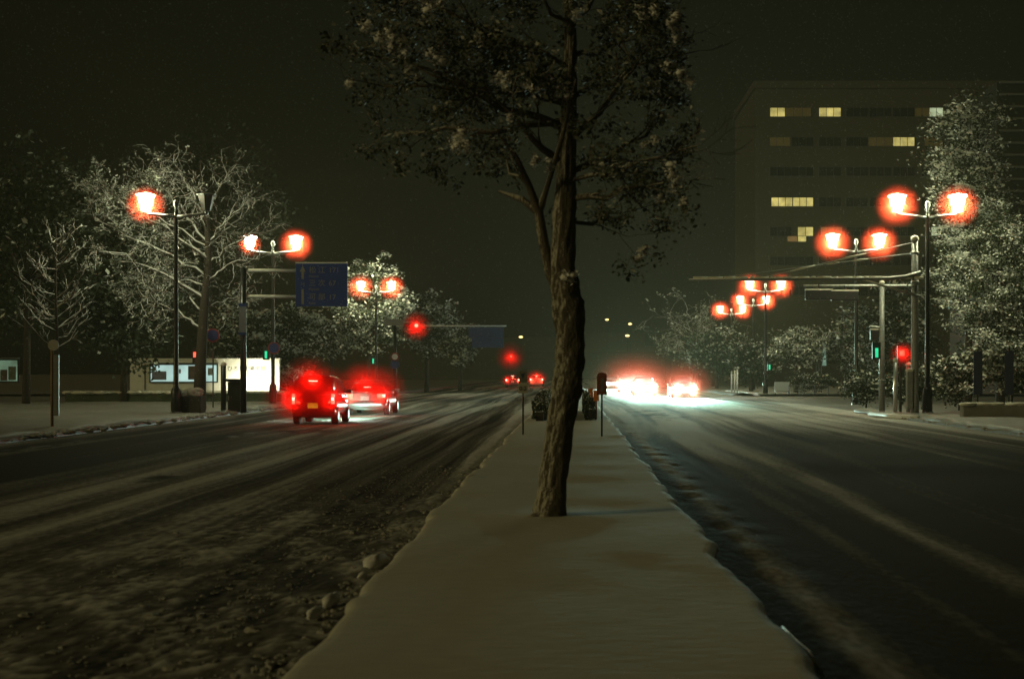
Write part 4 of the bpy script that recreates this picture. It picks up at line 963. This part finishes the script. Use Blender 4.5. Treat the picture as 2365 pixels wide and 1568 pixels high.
    for s in (-1, 1):
        b = MB(); ya, yb = (cab[1][0]+.25, cab[-2][0]-.1); xw_, xt = W_*.955+.012, W_*.845+.01
        zlo, zhi = belt+.06, H-.22
        b.add([(s*xw_, ya, zlo), (s*xw_, yb+.3, zlo), (s*(xt+.02), yb-.25, zhi), (s*(xt+.02), ya+.1, zhi), (s*(xw_-.05), ya, zlo), (s*(xw_-.05), yb+.3, zlo), (s*(xt-.04), yb-.25, zhi), (s*(xt-.04), ya+.1, zhi)], [(0, 1, 2, 3), (7, 6, 5, 4), (0, 4, 5, 1), (1, 5, 6, 2), (2, 6, 7, 3), (3, 7, 4, 0)])
        b.build('side_window', GLASS_DARK, t)
        b = MB(); b.box(s*W_-.02 if s > 0 else -W_-.17, s*W_+.17 if s > 0 else -W_+.02, cab[-2][0]+.05, cab[-2][0]+.13, belt+.03, belt+.16); b.build('mirror', paint, t, bevel=.03)
        zt, th, tw = (.86, .34, .10) if kind == 'kei' else ((.80, .16, .34) if kind == 'sedan' else (.9, .26, .2))
        b = MB(); xo = W_*.955
        b.box(*sorted((s*xo, s*(xo-tw))), -.035, .07, zt-th/2, zt+th/2); tl = b.build('tail_light', LENS_RED if brake else SIGN_RED, t, bevel=.02)
        if brake:
            b = MB(); b.box(*sorted((s*(xo-.02), s*(xo-.02-min(tw, .12)*.7))), -.05, -.037, zt-.05, zt+.05); b.build('bulb', LENS_RED_HI, tl)
            lamp('tail_lamp', 'POINT', (s*(xo-tw/2), -.16, zt), TAIL_W, (1, .045, .02), tl, .06)
        # front lamps
        b = MB(); b.box(*sorted((s*W_*.84, s*W_*.52)), L-.22, L-.04 if kind != 'x' else L, .60, .76); hl = b.build('headlight', LENS_WHITE if heads else GLASS_DARK, t, bevel=.03)
        if heads:
            lamp('head_lamp', 'SPOT', (s*W_*.68, L+.05, .68), HEAD_W*heads, (.50, 1, .76), hl, .07, (R(90-14.2), 0, 0), R(27), .17); lamp('beam_spill', 'SPOT', (s*W_*.68, L+.06, .69), 11000*heads, (.62, 1, .82), hl, .07, (R(90-1), 0, 0), R(50), .8); lamp('lens_glow', 'POINT', (s*W_*.68, L+.12, .68), 520*heads, (.86, 1, .90), hl, .06)
        for yw in (.62 if kind == 'kei' else .9, L-.62 if kind == 'kei' else L-.85):
            b = MB(); r = .28 if kind == 'kei' else .315
            b.tube([(s*(W_-.20), yw, r), (s*(W_-.19), yw, r), (s*(W_-.03), yw, r), (s*(W_+.005), yw, r)], [r*.9, r, r, r*.93], 22); wh_ = b.build('wheel', TYRE, t, True)
            b = MB(); b.tube([(s*(W_+.006), yw, r), (s*(W_+.018), yw, r)], [r*.62, r*.55], 16); b.build('rim', RIM, wh_)
    b = MB(); superloft(b, [(-.055, W_*.80, zb+.12, .56, W_*.82), (-.02, W_*.95, zb+.05, .60, W_*.96), (.22, W_*1.0, zb+.04, .60, W_*1.0)], 20, 4); b.build('rear_bumper', paint if kind != 'sedan' else CHROMED, t, True)
    py_ = .64 if kind == 'kei' else .70
    b = MB(); b.box(-.17, .17, -.074, -.058, py_-.085, py_+.085); b.build('number_plate', plate or WHITE, t)
    if brake:
        zst = H-.20 if kind != 'sedan' else H-.30
        b = MB(); b.box(-.15, .15, (y1-.06) if kind != 'sedan' else .72, (y1-.03) if kind != 'sedan' else .76, zst-.018, zst+.018); b.build('high_stop_lamp', LENS_RED_HI, t)
        lamp('stop_lamp', 'POINT', (0, (y1-.25) if kind != 'sedan' else .5, zst), TAIL_W*1.3, (1, .045, .02), t, .08)
    return t
TAIL_W, HEAD_W = 48.0, 62000
def paint(name, c, rough=.18): return mat(name, c, rough, .08, 3, metal=.0, spec=.8)
CHROMED = mat('bright_bumper', (.25, .25, .25), .25, .1, 5, metal=.5)
PL_Y = mat('glowing_yellow_plate', (.75, .42, .02), .5, .08, 5); PL_Y.node_tree.nodes['Principled BSDF'].inputs['Emission Color'].default_value = (1, .5, .03, 1); PL_Y.node_tree.nodes['Principled BSDF'].inputs['Emission Strength'].default_value = .8  # emission put into the plate so it looks lit
y1 = 47.5; make_car('dark boxy small car with a yellow plate braking on the left road', paint('black_paint', (.02, .02, .022)), 'kei', 'cars braking on the left road', (X(723, y1), y1, .02), 0, heads=.06, plate=PL_Y)
y2 = 57.8; make_car('light silver sedan braking just ahead of the boxy car', paint('silver_paint', (.42, .43, .42), .25), 'sedan', 'cars braking on the left road', (X(843, y2), y2, .02), 0)
y3 = 178; make_car('distant pale car with three bright red stop lamps', paint('white_paint_car', (.6, .6, .58)), 'hatch', 'cars braking on the left road', (X(1239, y3), y3, .02), 0)
y4 = 165; make_car('distant dark car with two small red lamps left of the pale one', paint('grey_paint', (.05, .05, .06)), 'hatch', 'cars braking on the left road', (X(1184, y4), y4, .02), 0)
HALO_CAR = halo_mat('red_halo_behind_cars', (1, .05, .03), 2.8, .35)  # added red glow behind the braking cars, tinted into the volume
add_halo((X(723, y1)-.55, y1-.15, .9), 1.3, HALO_CAR, (1, .55, .85)); add_halo((X(723, y1)+.5, y1-.15, .95), 1.3, HALO_CAR, (1, .55, .85)); add_halo((X(712, y1), y1-.1, 1.45), .95, HALO_CAR, (1.1, .6, 1))
add_halo((X(885, y2), y2-.1, 1.0), 1.4, HALO_CAR, (.8, .5, .85)); add_halo((X(837, y2), y2+.45, 1.3), 1.15, HALO_CAR, (1, .6, .9))
HALO_FAR = halo_mat('red_halo_far', (1, .05, .03), .6, .8)  # same added red glow for the distant cars
add_halo((X(1239, y3), y3-.3, 1.05), 1.7, HALO_FAR, (1, .6, .8)); add_halo((X(1173, y4), y4-.3, .9), .9, HALO_FAR, (1, .6, .9))
for (px, Y, kd, c, lab) in ((1580, 97, 'hatch', (.04, .04, .05), 'oncoming car with two separate headlights nearest the right kerb'), (1489, 106, 'sedan', (.08, .08, .08), 'oncoming car with blinding headlights in the middle of the group'),
                        (1452, 124, 'hatch', (.3, .3, .3), 'oncoming car with blinding headlights in the lane next to the median'), (1414, 150, 'hatch', (.1, .1, .1), 'farthest oncoming car partly behind the reddish delineator')):
    make_car(lab, paint('oncoming_paint', c), kd, 'oncoming cars on the right road', (X(px, Y), Y+4.4, .02), math.pi, brake=False, heads=True)
HALO_HEAD = halo_mat('headlight_bloom', (.95, 1, .95), .12, 1, .0); HALO_HEAD_RED = halo_mat('headlight_red_halo', (1, .13, .07), .17, .5, .0)  # added bloom round the headlights, with a red-tinted outer halo
for (px, Y, r) in ((1580, 97, 1.3), (1478, 106, 1.9), (1452, 124, 2.0)):
    add_halo((X(px, Y), Y-.6, .75), r, HALO_HEAD, (1.1, .6, .8))
    add_halo((X(px, Y), Y-.6, .95), r*1.8, HALO_HEAD_RED, (1.15, .5, .85))

# far amber lamps
for (px, py, Y, lab) in ((1203, 778, 260, 'distant amber lamp above the far red signal'), (1449, 775, 250, 'distant amber lamp right of the median tree, lowest of three'), (1455, 748, 280, 'distant amber lamp right of the median tree, rightmost and higher'), (1402, 738, 300, 'distant amber lamp right of the median tree, topmost and left'), (1882, 776, 180, 'faint amber lamp beside the third right lamp post')):
    z = Z(py, Y); t = thing('distant_lamp', (X(px, Y), Y, 0), lab, 'lamp', 'small amber lamps far away')
    b = MB(); b.tube([(0, 0, 0), (0, 0, z-.2)], [.12, .07], 6); b.build('pole', DARK_METAL, t); b = MB(); r = .3; b.lathe((0, 0, z-.2), [(r*.5, 0), (r*1.3, .1), (r*1.3, .25), (r*.5, .36)], 8); b.build('lamp_head', AMBER, t)
# footbridge far off
Yf = 240
t = thing('footbridge', (0, Yf, 0), 'faint footbridge crossing far beyond the oncoming cars', 'bridge')
b = MB(); b.box(X(1150, Yf), X(1560, Yf), 0, 3, Z(830, Yf), Z(812, Yf)); b.build('deck', WALL_O, t)
for px in (1290, 1545):
    b = MB(); b.box(X(px, Yf)-.5, X(px, Yf)+.5, 1, 2, 0, Z(830, Yf)-.003); b.build('pier', WALL_O, t)
for j, (px, Y, w, h, lab) in enumerate(((1000, 330, 60, 10, 'dark distant block beyond the left trees'), (1420, 380, 50, 9, 'dark distant block at the far end of the street'))):
    b = MB(); b.box(-w/2, w/2, 0, 20, 0, h); b.box(-w/4, w/6, 4, 16, h+.002, h+3.5); o = b.build('distant_building', WALL_O); o.location = (X(px, Y), Y, 0); tag(o, lab, 'building')

# ================================================================== FALLING SNOW AND AIR
rs = np.random.RandomState(99); N = 30000
Yr = 8+rs.rand(N)**.7*120; P = np.stack([(rs.rand(N)*2400-1340-135)/F*Yr*1.1, Yr, 1.75+(861-(rs.rand(N)*1000-60))/F*Yr], 1)
P = P[P[:, 2] > .3]; n = len(P); s = rs.uniform(.004, .009, n)*np.clip(P[:, 1]/40, .5, 1.6)
off = np.array([[1, 0, -.5], [-.5, .8, -.5], [-.5, -.8, -.5], [0, 0, 1.2]])
V = (P[:, None, :]+off[None]*s[:, None, None]).reshape(-1, 3); base = np.arange(n)[:, None]*4
tri = np.concatenate([base+np.array([[0, 1, 2]]), base+np.array([[0, 3, 1]]), base+np.array([[1, 3, 2]]), base+np.array([[2, 3, 0]])])
me = bpy.data.meshes.new('falling_snow'); me.vertices.add(len(V)); me.vertices.foreach_set('co', V.ravel().astype(np.float32)); me.loops.add(tri.size); me.loops.foreach_set('vertex_index', tri.ravel().astype(np.int32))
me.polygons.add(len(tri)); me.polygons.foreach_set('loop_start', np.arange(len(tri))*3); me.polygons.foreach_set('loop_total', np.full(len(tri), 3)); me.materials.append(SNOW_LUMP); me.update(); me.validate()
o = bpy.data.objects.new('falling_snow', me); COL.objects.link(o); tag(o, kind='stuff')

b = MB(); b.box(-90, 110, -12, 430, -1.1, 60); o = b.build('haze', []); tag(o, kind='stuff')
hm = bpy.data.materials.new('snowy_air'); hm.use_nodes = True; n = hm.node_tree.nodes; n.clear(); out = n.new('ShaderNodeOutputMaterial'); pv = n.new('ShaderNodeVolumePrincipled')
pv.inputs['Color'].default_value = (.9, .86, .60, 1); pv.inputs['Density'].default_value = .0005; pv.inputs['Anisotropy'].default_value = .25
hm.node_tree.links.new(pv.outputs[0], out.inputs['Volume']); o.data.materials.append(hm)
